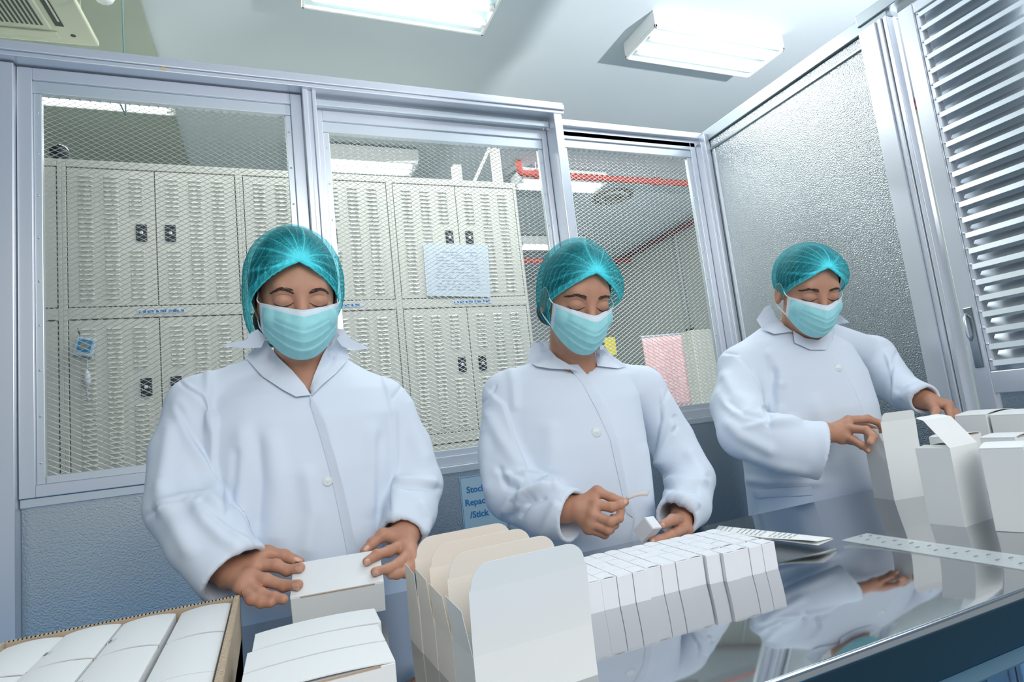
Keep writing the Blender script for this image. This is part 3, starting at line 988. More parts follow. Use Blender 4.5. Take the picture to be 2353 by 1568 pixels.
# ---- the block of small cartons
SG = (.418, .818)
ca, sa = math.cos(-.035), math.sin(-.035)
def small_mesh(w, d, h, rise):
    b = MB()
    b.box((0, 0, 0), (w, d, h))
    bulge_top(b, w, d, h, rise, th=.0009, n=6)
    b.add([(0.001, -.0004, h - .0012), (w - .001, -.0004, h - .0012), (w - .001, .0006, h + .0002), (.001, .0006, h + .0002)], [(0, 1, 2, 3)])
    return b
protos = []
for k, (w, rise) in enumerate(((.0262, .0010), (.0262, .0004), (.0256, .0018))):
    protos.append(small_mesh(w, .0278, .0435, rise).build('small_carton', M_CARDS))
front_dx = 0
used = set()
for r in range(5):
    xoff = 0
    for c in range(13):
        if r == 4 and c < 2:
            continue
        jx, jy, jz = random.uniform(-.0004, .0004), random.uniform(-.0012, .0012), 0
        gap = .0008 * (c // 4)
        x = c * .0271 + gap + jx
        y = r * .0285 + jy + (.0045 if r == 0 and c in (4, 5, 6, 7) else 0) - (.006 if r == 0 and c >= 9 else 0) - (.002 if r == 0 and c == 9 else 0)
        k = (c * 5 + r * 3) % 3
        o = protos[k] if k not in used else protos[k].copy()
        if k in used:
            COL.objects.link(o)
        used.add(k)
        o.location = (SG[0] + ca * x - sa * y, SG[1] + sa * x + ca * y, TZ)
        o.rotation_euler = (0, 0, -.035 + random.uniform(-.018, .018))
        od = ['last', 'second', 'third', 'fourth', 'fifth', 'sixth', 'seventh', 'eighth', 'ninth', 'tenth', 'eleventh', 'twelfth', 'thirteenth'][12 - c]
        rw = ['near row', 'second row', 'middle row', 'fourth row', 'rear row'][r]
        lb = 'small white carton, %s from the right end in the %s of the packed block' % (od, rw) if c < 12 else 'small white carton at the right end in the %s of the packed block' % rw
        tag(o, lb, 'carton', 'small cartons in the packed block')

# ---- right-hand tall cartons
open_carton('tall_carton', (1.3735, 1.018, TZ), -.20, .100, .062, .135, 'tall open white carton with the hand of the far woman reaching into it', 'tall white cartons', lidang=93, hl=.052, ht=.022, tuck=12, flapL=88, flapR=80, flaph=.040, rad=.012)
open_carton('tall_carton', (1.199, .757, TZ), .075, .098, .064, .148, 'tall open white carton whose lid leans back, second from the far woman', 'tall white cartons', lidang=55, hl=.066, ht=.02, tuck=-38, flapL=6, flapR=4, flaph=.03, rad=.012)
closed_carton('tall_carton', (1.219, .645, TZ), .36, .1, .064, .147, 'tall closed white carton at the right photo edge', 'tall white cartons', rise=.005)
closed_carton('tall_carton', (1.51, .93, TZ), .06, .1, .066, .135, 'tall closed white carton half hidden behind two open ones', 'tall white cartons', rise=.004)
closed_carton('tall_carton', (1.47, .79, TZ), .1, .1, .066, .137, 'tall closed white carton at the photo edge behind the row', 'tall white cartons', rise=.004)
for k in range(3):
    closed_carton('flat_carton', (1.70 - .01 * k, .80 + .078 * k, TZ), .12, .16, .072, .166 + .003 * k, ['white carton lying at the far table end, nearest of three', 'white carton lying at the far table end, middle of three', 'white carton lying at the far table end, rearmost of three'][k], 'cartons at the table end', rise=.006, tab=False)

# ---- papers and the clear strip
def flat_quad(qs, z0=TZ, n=10, m=5, lift=None):
    g = np.zeros((n + 1, m + 1, 3))
    c = [atZ(*q, z0) for q in qs]
    for i in range(n + 1):
        for j in range(m + 1):
            u, v = i / n, j / m
            g[i, j] = (c[0] * (1 - u) + c[1] * u) * (1 - v) + (c[3] * (1 - u) + c[2] * u) * v
            g[i, j, 2] = z0 + (lift(u, v) if lift else 0)
    return g
t = empty('folded_leaflet', (0, 0, 0)); tag(t, 'folded white printed leaflet lying behind the block of small cartons', 'paper')
qs = ((1640, 1226), (1652, 1212), (1915, 1241), (1880, 1255))
cL = [atZ(*q, TZ) for q in qs]
cen = sum(cL) / 4
t.location = cen
qd = lambda u, v: (cL[0] * (1 - v) + cL[1] * v) * (1 - u) + (cL[3] * (1 - v) + cL[2] * v) * u
for nm, lf in (('lower_sheet', lambda u, v: .0008), ('upper_sheet', lambda u, v: .0030 + .0045 * u ** 3 * (1 - v) + .001 * math.sin(u * 9) * (1 - v))):
    g = np.array([[qd(i / 14, j / 5) + np.array([0, 0, lf(i / 14, j / 5)]) - cen for j in range(6)] for i in range(15)])
    b = MB(); b.grid(g); b.build(nm, M_PAPER, t, smooth=True, solid=-.0006)
b = MB()
for k in range(16):
    u = .06 + k * .045
    for v0, v1 in ((.12, .42), (.5, .88)):
        if (k * 3) % 7 == 2:
            continue
        a, c = qd(u, v0), qd(u, v1)
        z = TZ + .0030 + .0045 * u ** 3 * (1 - (v0 + v1) / 2) + .0016
        d = (qd(u + .006, v0) - a)
        b.hexa([(*(p[:2] - cen[:2]), z - TZ + dz) for dz in (0, .0004) for p in (a, a + d, c + d, c)])
b.build('print', M_PRINT, t)
t = empty('clear_strip', (1.02, .72, TZ)); tag(t, 'long clear plastic strip with rows of slots lying on the table', 'strip')
m_clear = mat('clear plastic strip', (.78, .84, .84), .25, alpha=.36)
c = [atZ(*q, TZ + .0005) for q in ((1934, 1243), (1992, 1227))]
far = [atZ(*q, TZ + .0005) for q in ((2353, 1311), (2353, 1274))]
dv = (far[0] - c[0]) * 1.25
o0 = np.array([1.02, .72, TZ])
b = MB(); plate(b, [c[0] - o0, c[0] + dv - o0, c[1] + dv - o0, c[1] - o0], (0, 0, 1), .0012); b.build('film', m_clear, t)
b = MB()
for row, v in enumerate((.33, .62)):
    for k in range(11):
        u = .09 + k * .083 + row * .02
        p = c[0] + dv * u + (c[1] - c[0]) * v - o0
        e = (c[1] - c[0]) / np.linalg.norm(c[1] - c[0]) * .0085
        s = dv / np.linalg.norm(dv) * .0011
        z = np.array([0, 0, .0022])
        b.hexa([p - s + z * .55, p + s + z * .55, p + s + e + z * .55, p - s + e + z * .55, p - s + z, p + s + z, p + s + e + z, p - s + e + z])
for u, v in ((.05, .8), (.02, .62), (.82, .75)):
    p = c[0] + dv * u + (c[1] - c[0]) * v - o0
    b.lathe(p + [0, 0, .0012], (0, 0, 1), [(.003, 0), (.0028, .0008), (.0004, .001)], 10)
b.build('slots', M_PRINT, t)

# ================================================================== shapes grown from distance fields
def cap(P, a, b, ra, rb):
    a, b = np.asarray(a, float), np.asarray(b, float)
    ba = b - a
    L = ba @ ba + 1e-12
    h = np.clip(((P - a) @ ba) / L, 0, 1)
    return np.linalg.norm(P - a - h[:, None] * ba, axis=1) - (ra + (rb - ra) * h)


def ell(P, c, r, R=None):
    q = P - np.asarray(c, float)
    if R is not None:
        q = q @ R
    r = np.asarray(r, float)
    k0 = np.linalg.norm(q / r, axis=1)
    k1 = np.linalg.norm(q / (r * r), axis=1) + 1e-9
    return k0 * (k0 - 1) / k1


def smin(a, b, k):
    h = np.clip(.5 + .5 * (b - a) / k, 0, 1)
    return b + (a - b) * h - k * h * (1 - h)


def smax(a, b, k):
    return -smin(-a, -b, k)


def chain(P, pts, k):
    d = None
    for (a, ra), (b, rb) in zip(pts[:-1], pts[1:]):
        c = cap(P, a, b, ra, rb)
        d = c if d is None else smin(d, c, k)
    return d


def poly2d(x, z, poly):
    """signed distance in a plane to a closed outline"""
    p = np.stack([x, z], 1)
    V = np.asarray(poly, float)
    d = np.full(len(p), 1e9)
    ins = np.zeros(len(p), bool)
    for i in range(len(V)):
        a, b = V[i], V[i - 1]
        e = b - a
        w = p - a
        t = np.clip((w @ e) / (e @ e + 1e-12), 0, 1)
        d = np.minimum(d, np.linalg.norm(w - t[:, None] * e, axis=1))
        c = (a[1] > p[:, 1]) != (b[1] > p[:, 1])
        xi = a[0] + (p[:, 1] - a[1]) * e[0] / (e[1] if abs(e[1]) > 1e-12 else 1e-12)
        ins ^= c & (p[:, 0] < xi)
    return np.where(ins, -d, d)


def polygonize(f, lo, hi, h, B=8, margin=2.0):
    """surface nets over a block-sparse grid"""
    lo, hi = np.asarray(lo, float), np.asarray(hi, float)
    nb = np.ceil((hi - lo) / (h * B)).astype(int)
    bc = np.stack(np.meshgrid(*[np.arange(k) for k in nb], indexing='ij'), -1).reshape(-1, 3)
    d0 = f(lo + (bc + .5) * B * h - .5 * h)
    act = np.abs(d0) < h * B * .87 * margin
    F = np.repeat(np.repeat(np.repeat(d0.reshape(nb), B, 0), B, 1), B, 2)
    o = np.stack(np.meshgrid(*[np.arange(B)] * 3, indexing='ij'), -1).reshape(-1, 3)
    ab = bc[act]
    for s in range(0, len(ab), 1500):
        idx = (ab[s:s + 1500, None, :] * B + o[None]).reshape(-1, 3)
        F[idx[:, 0], idx[:, 1], idx[:, 2]] = f(lo + idx * h)
    S = F < 0
    n = F.shape
    cnt = np.zeros((n[0] - 1, n[1] - 1, n[2] - 1), np.int8)
    cor = [(i, j, k) for i in (0, 1) for j in (0, 1) for k in (0, 1)]
    sl = lambda A, c: A[c[0]:n[0] - 1 + c[0], c[1]:n[1] - 1 + c[1], c[2]:n[2] - 1 + c[2]]
    for c in cor:
        cnt += sl(S, c)
    I = np.argwhere((cnt > 0) & (cnt < 8))
    ids = np.full(cnt.shape, -1, np.int32)
    ids[I[:, 0], I[:, 1], I[:, 2]] = np.arange(len(I))
    acc = np.zeros((len(I), 3))
    num = np.zeros(len(I))
    for a in cor:
        for ax in range(3):
            if a[ax]:
                continue
            b = list(a)
            b[ax] = 1
            fa = F[I[:, 0] + a[0], I[:, 1] + a[1], I[:, 2] + a[2]]
            fb = F[I[:, 0] + b[0], I[:, 1] + b[1], I[:, 2] + b[2]]
            m = (fa < 0) != (fb < 0)
            t = np.where(m, fa / (fa - fb + 1e-20), 0)
            p = np.tile(np.array(a, float), (len(I), 1))
            p[:, ax] += t
            acc += p * m[:, None]
            num += m
    V = lo + (I + acc / num[:, None]) * h
    Q = []
    for ax in range(3):
        A, Bx = (ax + 1) % 3, (ax + 2) % 3
        s0 = [slice(None)] * 3
        s1 = [slice(None)] * 3
        s0[ax], s1[ax] = slice(0, n[ax] - 1), slice(1, n[ax])
        E = np.argwhere(S[tuple(s0)] != S[tuple(s1)])
        E = E[(E[:, A] > 0) & (E[:, Bx] > 0) & (E[:, A] < n[A] - 1) & (E[:, Bx] < n[Bx] - 1)]
        st = S[E[:, 0], E[:, 1], E[:, 2]]
        qs = []
        for da, db in ((-1, -1), (0, -1), (0, 0), (-1, 0)):
            e = E.copy()
            e[:, A] += da
            e[:, Bx] += db
            qs.append(ids[e[:, 0], e[:, 1], e[:, 2]])
        q = np.stack(qs, 1)
        q[~st] = q[~st][:, ::-1]
        Q.append(q[(q >= 0).all(1)])
    return V, np.concatenate(Q)


def edges_of(Q):
    k = Q.shape[1]
    return np.concatenate([Q[:, [i, (i + 1) % k]] for i in range(k)])


def relax(V, Q, it=2, lam=.5, fix=None):
    E = edges_of(Q)
    n = len(V)
    deg = np.bincount(E[:, 0], minlength=n) + np.bincount(E[:, 1], minlength=n)
    for _ in range(it):
        W = np.stack([np.bincount(E[:, 0], V[E[:, 1], c], n) + np.bincount(E[:, 1], V[E[:, 0], c], n) for c in range(3)], 1)
        N = V + lam * (W / np.maximum(deg, 1)[:, None] - V)
        if fix is not None:
            N[fix] = V[fix]
        V = N
    return V


def normals_of(V, Q):
    n = np.cross(V[Q[:, 2]] - V[Q[:, 0]], V[Q[:, 3 % Q.shape[1]]] - V[Q[:, 1]]) if Q.shape[1] == 4 else np.cross(V[Q[:, 1]] - V[Q[:, 0]], V[Q[:, 2]] - V[Q[:, 0]])
    N = np.stack([sum(np.bincount(Q[:, i], n[:, c], len(V)) for i in range(Q.shape[1])) for c in range(3)], 1)
    return N / (np.linalg.norm(N, axis=1, keepdims=True) + 1e-12)


def folds(V, Q, strokes, maxd=None):
    """sculpt cloth folds: each stroke is (kind, picture polyline, height, width); they act on the cloth that faces the camera side"""
    N = normals_of(V, Q)
    tc = CAM - V
    tc /= np.linalg.norm(tc, axis=1, keepdims=True)
    face = np.clip((N * tc).sum(1) * 3 + .1, 0, 1)
    p = px(V)
    D = np.zeros(len(V))
    for kind, line, amp, w in strokes:
        L = np.asarray(line, float)
        best = np.full(len(p), 1e9)
        side = np.zeros(len(p))
        tt = np.zeros(len(p))
        seg = np.linalg.norm(np.diff(L, axis=0), axis=1)
        cum = np.concatenate([[0], np.cumsum(seg)])
        for i in range(len(L) - 1):
            e = L[i + 1] - L[i]
            q = p - L[i]
            t = np.clip((q @ e) / (e @ e), 0, 1)
            r = q - t[:, None] * e
            d = np.hypot(r[:, 0], r[:, 1])
            m = d < best
            best = np.where(m, d, best)
            side = np.where(m, np.sign(e[0] * q[:, 1] - e[1] * q[:, 0]), side)
            tt = np.where(m, (cum[i] + t * seg[i]) / cum[-1], tt)
        end = np.clip(np.sin(np.pi * np.clip(tt, .02, .98)) * 2.2, 0, 1)
        if kind == 'ridge':
            g = np.exp(-(best / (.85 * w)) ** 2) * end
        elif kind == 'step':      # cloth on the right-hand side of the stroke's run lies on top
            s = best * side
            g = .5 * (1 + np.tanh(s / 3.0)) * np.exp(-np.maximum(s, 0) / w) * np.exp(-(np.minimum(s, 0) / 6) ** 2) * end
            g = np.where(s > -12, g, 0)
        elif kind == 'hem':       # a step that does not fade at its ends
            s = best * side
            g = .5 * (1 + np.tanh(s / 2.5)) * np.exp(-np.maximum(s, 0) / w)
        D += amp * 1.7 * g
    return V + N * (D * face)[:, None]


class Surf:
    """a surface one can lay things on, looking along the camera's rays or any other direction"""

    def __init__(self, parts):
        V, Qs, n = [], [], 0
        for v, q in parts:
            V.append(v)
            Qs += (q + n).tolist()
            n += len(v)
        self.V = np.concatenate(V)
        self.b = BVHTree.FromPolygons(self.V.tolist(), Qs)

    def hit(self, x, y, off=0.0):
        d = ray(x, y)
        d = d / np.linalg.norm(d)
        h = self.b.ray_cast(Vector(CAM), Vector(d), 6)
        if h[0] is None:
            return None, None
        return np.array(h[0]) - d * off, np.array(h[1])

    def cast(self, o, d):
        d = np.asarray(d, float)
        h = self.b.ray_cast(Vector(o), Vector(d / np.linalg.norm(d)), 6)
        return (None, None) if h[0] is None else (np.array(h[0]), np.array(h[1]))


def densify(poly, step):
    out = []
    for i in range(len(poly)):
        a, b = np.array(poly[i], float), np.array(poly[(i + 1) % len(poly)], float)
        n = max(1, int(np.linalg.norm(b - a) / step))
        for k in range(n):
            out.append(a + (b - a) * k / n)
    return out


def drape(name, outline, surf, m, parent, off=.004, th=.0022, step=7, smooth=3, lift=None, depth=None, warp=None):
    """cloth panel laid over a surface inside a picture outline; lift(p) adds height towards the camera"""
    bd = densify(outline, step)
    V2 = [Vector(p) for p in bd]
    nb = len(bd)
    xs, ys = [p[0] for p in bd], [p[1] for p in bd]
    A = np.array(bd)
    gx, gy = np.meshgrid(np.arange(min(xs) + step / 2, max(xs), step), np.arange(min(ys) + step / 2, max(ys), step))
    g = np.stack([gx.ravel(), gy.ravel()], 1)
    if len(g):
        s = poly2d(g[:, 0], g[:, 1], A)
        g = g[s < -step * .45]
    V2 += [Vector(p) for p in g.tolist()]
    r = delaunay_2d_cdt(V2, [], [list(range(nb))], 1, 1e-4)
    P2 = np.array([tuple(p) for p in r[0]])
    T = np.array([f for f in r[2] if len(f) == 3])
    # keep anticlockwise order towards the camera
    a = P2[T]
    cr = (a[:, 1, 0] - a[:, 0, 0]) * (a[:, 2, 1] - a[:, 0, 1]) - (a[:, 1, 1] - a[:, 0, 1]) * (a[:, 2, 0] - a[:, 0, 0])
    T[cr > 0] = T[cr > 0][:, ::-1]
    D = np.stack([ray(*p) for p in P2])
    t = np.full(len(P2), np.nan)
    for i, p in enumerate(P2):
        if depth is not None:
            t[i] = depth(p) / D[i, 1]
            continue
        h, _ = surf.hit(*p)
        if h is not None:
            t[i] = (h - CAM) @ D[i] / (D[i] @ D[i])
    bad = np.isnan(t)
    if bad.any():
        ok = np.where(~bad)[0]
        for i in np.where(bad)[0]:
            t[i] = t[ok[np.argmin(((P2[ok] - P2[i]) ** 2).sum(1))]]
    E = edges_of(T)
    n = len(t)
    deg = np.maximum(np.bincount(E[:, 0], minlength=n) + np.bincount(E[:, 1], minlength=n), 1)
    t0 = t.copy()
    for _ in range(smooth):
        t = .5 * t + .5 * (np.bincount(E[:, 0], t[E[:, 1]], n) + np.bincount(E[:, 1], t[E[:, 0]], n)) / deg
    t = np.minimum(t, t0 + .002)
    ln = np.linalg.norm(D, axis=1)
    o = np.full(n, off)
    if lift is not None:
        o = o + np.array([lift(p) for p in P2])
    P = CAM + D * t[:, None] - D / ln[:, None] * o[:, None]
    back = P + D / ln[:, None] * th
    bE = {}
    for f in T.tolist():
        for i in range(3):
            e = (f[i], f[(i + 1) % 3])
            bE[e] = 1
    rim = [e for e in bE if (e[1], e[0]) not in bE]
    Fs = T.tolist() + [[c + n for c in reversed(f)] for f in T.tolist()]
    mb = MB()
    mb.add(np.concatenate([P, back]), Fs)
    for a_, b_ in rim:
        mb.f.append((b_, a_, a_ + n, b_ + n))
        mb.mi.append(0)
    ob = mb.build(name, m, parent, smooth=True)
    md = ob.modifiers.new('edge', 'EDGE_SPLIT')
    md.split_angle = math.radians(60)
    return ob


def Rm(yaw, pit, rol):
    cz, sz = math.cos(yaw), math.sin(yaw)
    cx, sx = math.cos(pit), math.sin(pit)
    cr, sr = math.cos(rol), math.sin(rol)
    return np.array([[cz, -sz, 0], [sz, cz, 0], [0, 0, 1]]) @ np.array([[1, 0, 0], [0, cx, -sx], [0, sx, cx]]) @ np.array([[cr, 0, sr], [0, 1, 0], [-sr, 0, cr]])

# ================================================================== heads: local x to the picture right, -y out of the face, z up
CRAN = (np.array([0, .012, .040]), np.array([.0745, .094, .082]))


def head_sdf(q):
    d = ell(q, *CRAN)
    d = smin(d, ell(q, (0, -.020, -.028), (.0655, .068, .085)), .03)
    d = smin(d, ell(q, (0, -.040, -.088), (.043, .046, .034)), .03)
    d = smin(d, cap(q, (-.034, -.069, .022), (.034, -.069, .022), .0125, .0125), .022)
    for s in (-1, 1):
        d = smin(d, ell(q, (s * .041, -.056, -.036), (.026, .024, .024)), .022)
    # sockets, then the closed lids over the eyes
    for s in (-1, 1):
        d = smax(d, -ell(q, (s * .032, -.098, .000), (.021, .017, .0125)), .012)
    for s in (-1, 1):
        d = smin(d, ell(q, (s * .032, -.0675, -.002), (.0185, .0175, .0145)), .006)
    d = smin(d, cap(q, (0, -.079, .012), (0, -.101, -.036), .0085, .0115), .013)
    d = smin(d, ell(q, (0, -.102, -.041), (.014, .014, .012)), .010)
    for s in (-1, 1):
        d = smin(d, ell(q, (s * .0135, -.092, -.043), (.009, .012, .009)), .007)
    for s in (-1, 1):
        d = smin(d, cap(q, (s * .016, -.098, -.078), (0, -.101, -.077), .007, .009), .012)
    for s in (-1, 1):
        e = ell(q, (s * .077, .016, -.012), (.0085, .018, .031))
        e = smax(e, -ell(q, (s * .086, .012, -.008), (.006, .011, .019)), .006)
        d = smin(d, e, .012)
    return d


def make_head_parts(root, pos, R, spec):
    """brows, lashes, hair, hairnet, mask and ear loops on the head at pos/R"""
    pos = np.asarray(pos, float)
    W = lambda L: pos + np.asarray(L, float) @ R.T
    # local distance field as a surface to lay hair on
    def skin_y(x, z, y0=-.16):
        y = np.full(1, y0)
        p = np.array([[x, y0, z]])
        for _ in range(60):
            d = head_sdf(p)[0]
            if d < 2e-4:
                break
            p[0, 1] += d * .7
        return p[0, 1]
    # ---- eyebrows: short tapered hairs
    for s in (-1, 1):
        b = MB()
        for k in range(110):
            u = random.random()
            v = random.uniform(-1, 1)
            x = .0135 + .040 * u
            zc = .0152 + .0060 * math.sin(min(u * 1.25, 1.25) * math.pi * .62) - .0075 * max(0, u - .6) * 2.2
            hw = .0042 * (1 - .72 * u)
            z = zc + v * hw
            ang = math.radians(28 - 38 * u + random.uniform(-9, 9))
            L = .0065 * (1 - .3 * u)
            a = np.array([s * x, 0, z])
            c = np.array([s * (x + L * math.cos(ang)), 0, z + L * math.sin(ang)])
            pts = []
            for t in (0, .5, 1):
                q = a + (c - a) * t
                pts.append(W([q[0], skin_y(q[0], q[2]) - .0004, q[2]]))
            b.tube(pts, [.00042, .0004, .00012], 4)
        b.build('eyebrow', M_BROW, root)
        # lash line along the lowered lid
        pts, rs = [], []
        n = 13
        for k in range(n):
            u = k / (n - 1)
            x = .0145 + .036 * u
            z = -.0045 - .0085 * math.sin(math.pi * (u * .9 + .03)) - .001 * u
            pts.append(W([s * x, skin_y(s * x, z) - .0002, z]))
            rs.append(.0003 + .0008 * math.sin(math.pi * (.12 + .86 * u)))
        b = MB()
        b.tube(pts, rs, 6)
        for k in range(2, n):
            p = pts[k]
            u = k / (n - 1)
            d = R @ np.array([s * (.15 + .5 * (u - .4)), -.55, -.75])
            b.tube([p, p + d * .0032, p + d * .0058 + R @ np.array([s * .0008, -.0012, .0004])], [.00035, .00025, .0001], 4)
        b.build('eyelashes', M_HAIR, root, smooth=True)
        # fold of the upper lid
        b = MB()
        pts = []
        for k in range(9):
            u = k / 8
            x = .017 + .032 * u
            z = .0065 + .0045 * math.sin(math.pi * u)
            pts.append(W([s * x, skin_y(s * x, z) + .0001, z]))
        b.tube(pts, [.0002 + .0004 * math.sin(math.pi * k / 8) for k in range(9)], 5)
        b.build('eyelid_fold', M_LIDF, root, smooth=True)
    # ---- hair and net: caps over the skull, open below a rim that rises to a knot on the forehead
    net = spec['net']
    kn = np.array(net['knot'])
    c0 = np.array(net.get('c', (0, .014, .036)))
    ax = np.array(net.get('r', (.088, .107, .096)))

    def rim_z(phi):
        d = math.degrees(phi)
        d = (d + 180) % 360 - 180
        tab = net['rimL'] if d < 0 else net['rimR']
        return float(np.interp(abs(d), [a for a, _ in tab], [z for _, z in tab]))

    def capmesh(c, r, nph, nps, drop=0.0, fn=None):
        P = np.zeros((nph, nps, 3))
        for i in range(nph):
            ph = 2 * math.pi * i / nph
            z = rim_z(ph) - drop
            s0 = math.asin(max(-.97, min(.97, (z - c[2]) / r[2])))
            for j in range(nps):
                t = (j / (nps - 1)) ** .9
                ps = s0 + (math.pi / 2 - .004 - s0) * t
                P[i, j] = (c[0] + r[0] * math.sin(ph) * math.cos(ps), c[1] - r[1] * math.cos(ph) * math.cos(ps), c[2] + r[2] * math.sin(ps))
        return P

    hr = capmesh(c0, ax - .0065, 96, 40, drop=net.get('hair_drop', -.010))
    b = MB(); b.grid(np.array([[W(hr[i, j]) for j in range(40)] for i in range(96)]), wrap=True)
    hair = b.build('hair', M_HAIR, root, smooth=True)
    if 'bun' in net:
        bc, br = net['bun']
        V, Q = polygonize(lambda P: ell((P - pos) @ R, bc, br), W(bc) - .1, W(bc) + .1, .006)
        np_mesh('hair_bun', V, Q, M_HAIR, hair)
    NP, NS = 360, 90
    P = capmesh(c0, ax, NP, NS)
    # bulges of the net
    flat = P.reshape(-1, 3)
    for bc, br, am in net.get('bulge', ()):
        w = np.exp(-(((flat - np.array(bc)) / br) ** 2).sum(1))
        n = flat - c0
        n /= np.linalg.norm(n, axis=1, keepdims=True)
        flat += n * (w * am)[:, None]
    # pleats: rays out of the knot, then lines that run down to the rim
    dk = flat - kn
    rk = np.linalg.norm(dk, axis=1)
    nk = kn - c0
    nk /= np.linalg.norm(nk)
    e1 = np.cross([0, 0, 1], nk); e1 /= np.linalg.norm(e1)
    e2 = np.cross(nk, e1)
    th = np.arctan2(dk @ e2, dk @ e1)
    w1 = np.exp(-(rk / .075) ** 2)
    rs = np.random.default_rng(spec['seed'])
    ph1, ph2 = rs.uniform(0, 6.28, 8), rs.uniform(0, 6.28, 8)
    s1 = np.abs(np.sin(th * 7 + 1.1 * np.sin(th * 3 + ph1[0]) + .9 * rk / .05 * np.sin(th * 2 + ph1[1]) + ph1[2]))
    s1b = np.abs(np.sin(th * 15 + 1.7 * np.sin(th * 2 + ph1[3]) + ph1[4]))
    line1 = np.clip(1 - s1 / .30, 0, 1) + .6 * np.clip(1 - s1b / .3, 0, 1)
    yy = flat[:, 1] + .25 * flat[:, 2] * net.get('lean', 1.0)
    s2 = np.abs(np.sin(yy / .0062 * 1.57 + .8 * np.sin(flat[:, 2] / .013 + ph2[0]) * .5 + .5 * np.sin(flat[:, 2] / .006 + ph2[1]) + 1.2 * np.sin(flat[:, 0] / .03)))
    line2 = np.clip(1 - s2 / .34, 0, 1)
    w2 = np.clip((rk - .035) / .05, 0, 1) * np.clip(1.2 - np.clip(flat[:, 2] - .06, 0, 1) / .06, .15, 1)
    line = np.clip(line1 * np.clip(1.25 - rk / .11, 0, 1) + line2 * w2 * .8, 0, 1.2)
    core = np.exp(-(rk / .020) ** 2) + .55 * np.exp(-(rk / .042) ** 2)
    n = flat - c0
    n /= np.linalg.norm(n, axis=1, keepdims=True)
    jj = np.tile(np.arange(NS), NP)
    rimw = np.clip(1 - jj / 7.0, 0, 1)
    puff = .004 * np.clip(rk / .03, 0, 1)
    flat += n * (.0028 * line * np.clip(rk / .012, 0, 1) + puff - .0035 * rimw ** 2 + .0012 * np.sin(np.repeat(np.arange(NP), NS) * .9) * rimw)[:, None]
    # gather: draw the rim near the knot into it
    g = np.exp(-(rk / .022) ** 2)
    flat += (kn + nk * .004 - flat) * (.55 * g)[:, None]
    WP = flat @ R.T + pos
    idx = np.arange(NP * NS).reshape(NP, NS)
    Q = np.stack([idx[:, :-1], np.roll(idx, -1, 0)[:, :-1], np.roll(idx, -1, 0)[:, 1:], idx[:, 1:]], -1).reshape(-1, 4)
    no = np_mesh('hairnet', WP, Q, M_NET, root)
    at = no.data.attributes.new('weave', 'FLOAT', 'POINT')
    at.data.foreach_set('value', np.clip(.75 * line + 1.3 * core + .35 * (rimw > .25), 0, 1.6).astype(np.float32))
    lc = no.data.attributes.new('local', 'FLOAT_VECTOR', 'POINT')
    lc.data.foreach_set('vector', flat.astype(np.float32).ravel())
    # elastic rim
    rimp = [WP[idx[i, 0]] for i in range(0, NP, 3)]
    b = MB()
    b.tube(rimp, [.0013 + .0007 * (k % 2) for k in range(len(rimp))], 6, closed=True)
    b.build('elastic_rim', M_NETRIM, no, smooth=True)
    # ---- surgical mask
    mk = spec.get('mask', {})
    NU, NV = 61, 49
    G = np.zeros((NU, NV, 3))
    MI = np.zeros((NU, NV), int)
    zc_t = [0, .12, .32, .55, .78, 1]
    zc_z = [-.020 + mk.get('top', 0), -.032, -.052, -.077, -.101, -.119]
    zc_y = [-.1045, -.1155, -.1240, -.1215, -.1085, -.082]
    for i in range(NU):
        u = -1 + 2 * i / (NU - 1)
        for j in range(NV):
            v = j / (NV - 1)
            zc, yc = np.interp(v, zc_t, zc_z), np.interp(v, zc_t, zc_y)
            xe = .0765 - .003 * v
            ze = -.006 - .056 * v
            ye = -.044 + .008 * v
            au = abs(u)
            z = zc + (ze - zc) * (au ** (1.15 if v < .3 else 1.15 + 1.35 * (v - .3)))
            y = yc + (ye - yc) * (au ** 1.75)
            if v < .3:        # pinched over the bridge of the nose
                y += -.004 * (1 - v / .3) * math.exp(-(u / .16) ** 2) + .004 * (1 - v / .3) * math.exp(-((au - .42) / .2) ** 2)
            x = xe * math.copysign(au ** (1.0 - .04 * v), u)
            # three pleats that open towards the sides
            pl = 0
            for c_, wd in ((.40, .11), (.57, .11), (.73, .11)):
                t = (v - c_) / wd
                if 0 <= t <= 1:
                    pl = max(pl, .0026 * (1 - t) * (1 - .5 * au ** 4))
            y -= pl
            y -= .0012 * math.sin(7 * u + 5 * v) * (1 - au) + .0006 * math.sin(17 * u + spec['seed'])
            G[i, j] = (x, y, z)
            MI[i, j] = 1 if v < .115 or au > .945 else 0
    # keep it clear of the skin
    gf = G.reshape(-1, 3)
    for _ in range(6):
        d = head_sdf(gf)
        push = np.clip(.0022 - d, 0, .02)
        gf[:, 1] -= push * .7
        gf[:, 0] += np.sign(gf[:, 0]) * push * .5 * (np.abs(gf[:, 0]) > .045)
    G = gf.reshape(NU, NV, 3)
    b = MB(); b.grid(np.array([[W(G[i, j]) for j in range(NV)] for i in range(NU)]), mi=MI)
    mo = b.build('face_mask', [M_MASKC, M_MASKW], root, smooth=True, solid=.0009)
    # stitching: dashed rows across the top and down both sides
    b = MB()
    def dash(u0, v0, u1, v1):
        def at(u, v):
            fi, fj = (u + 1) / 2 * (NU - 1), v * (NV - 1)
            i, j = min(int(fi), NU - 2), min(int(fj), NV - 2)
            a, c = fi - i, fj - j
            return G[i, j] * (1 - a) * (1 - c) + G[i + 1, j] * a * (1 - c) + G[i, j + 1] * (1 - a) * c + G[i + 1, j + 1] * a * c + np.array([np.sign(u) * .0004 * abs(u), -.0008, .0002])
        b.tube([W(at(u0, v0)), W(at(u1, v1))], .00032, 4)
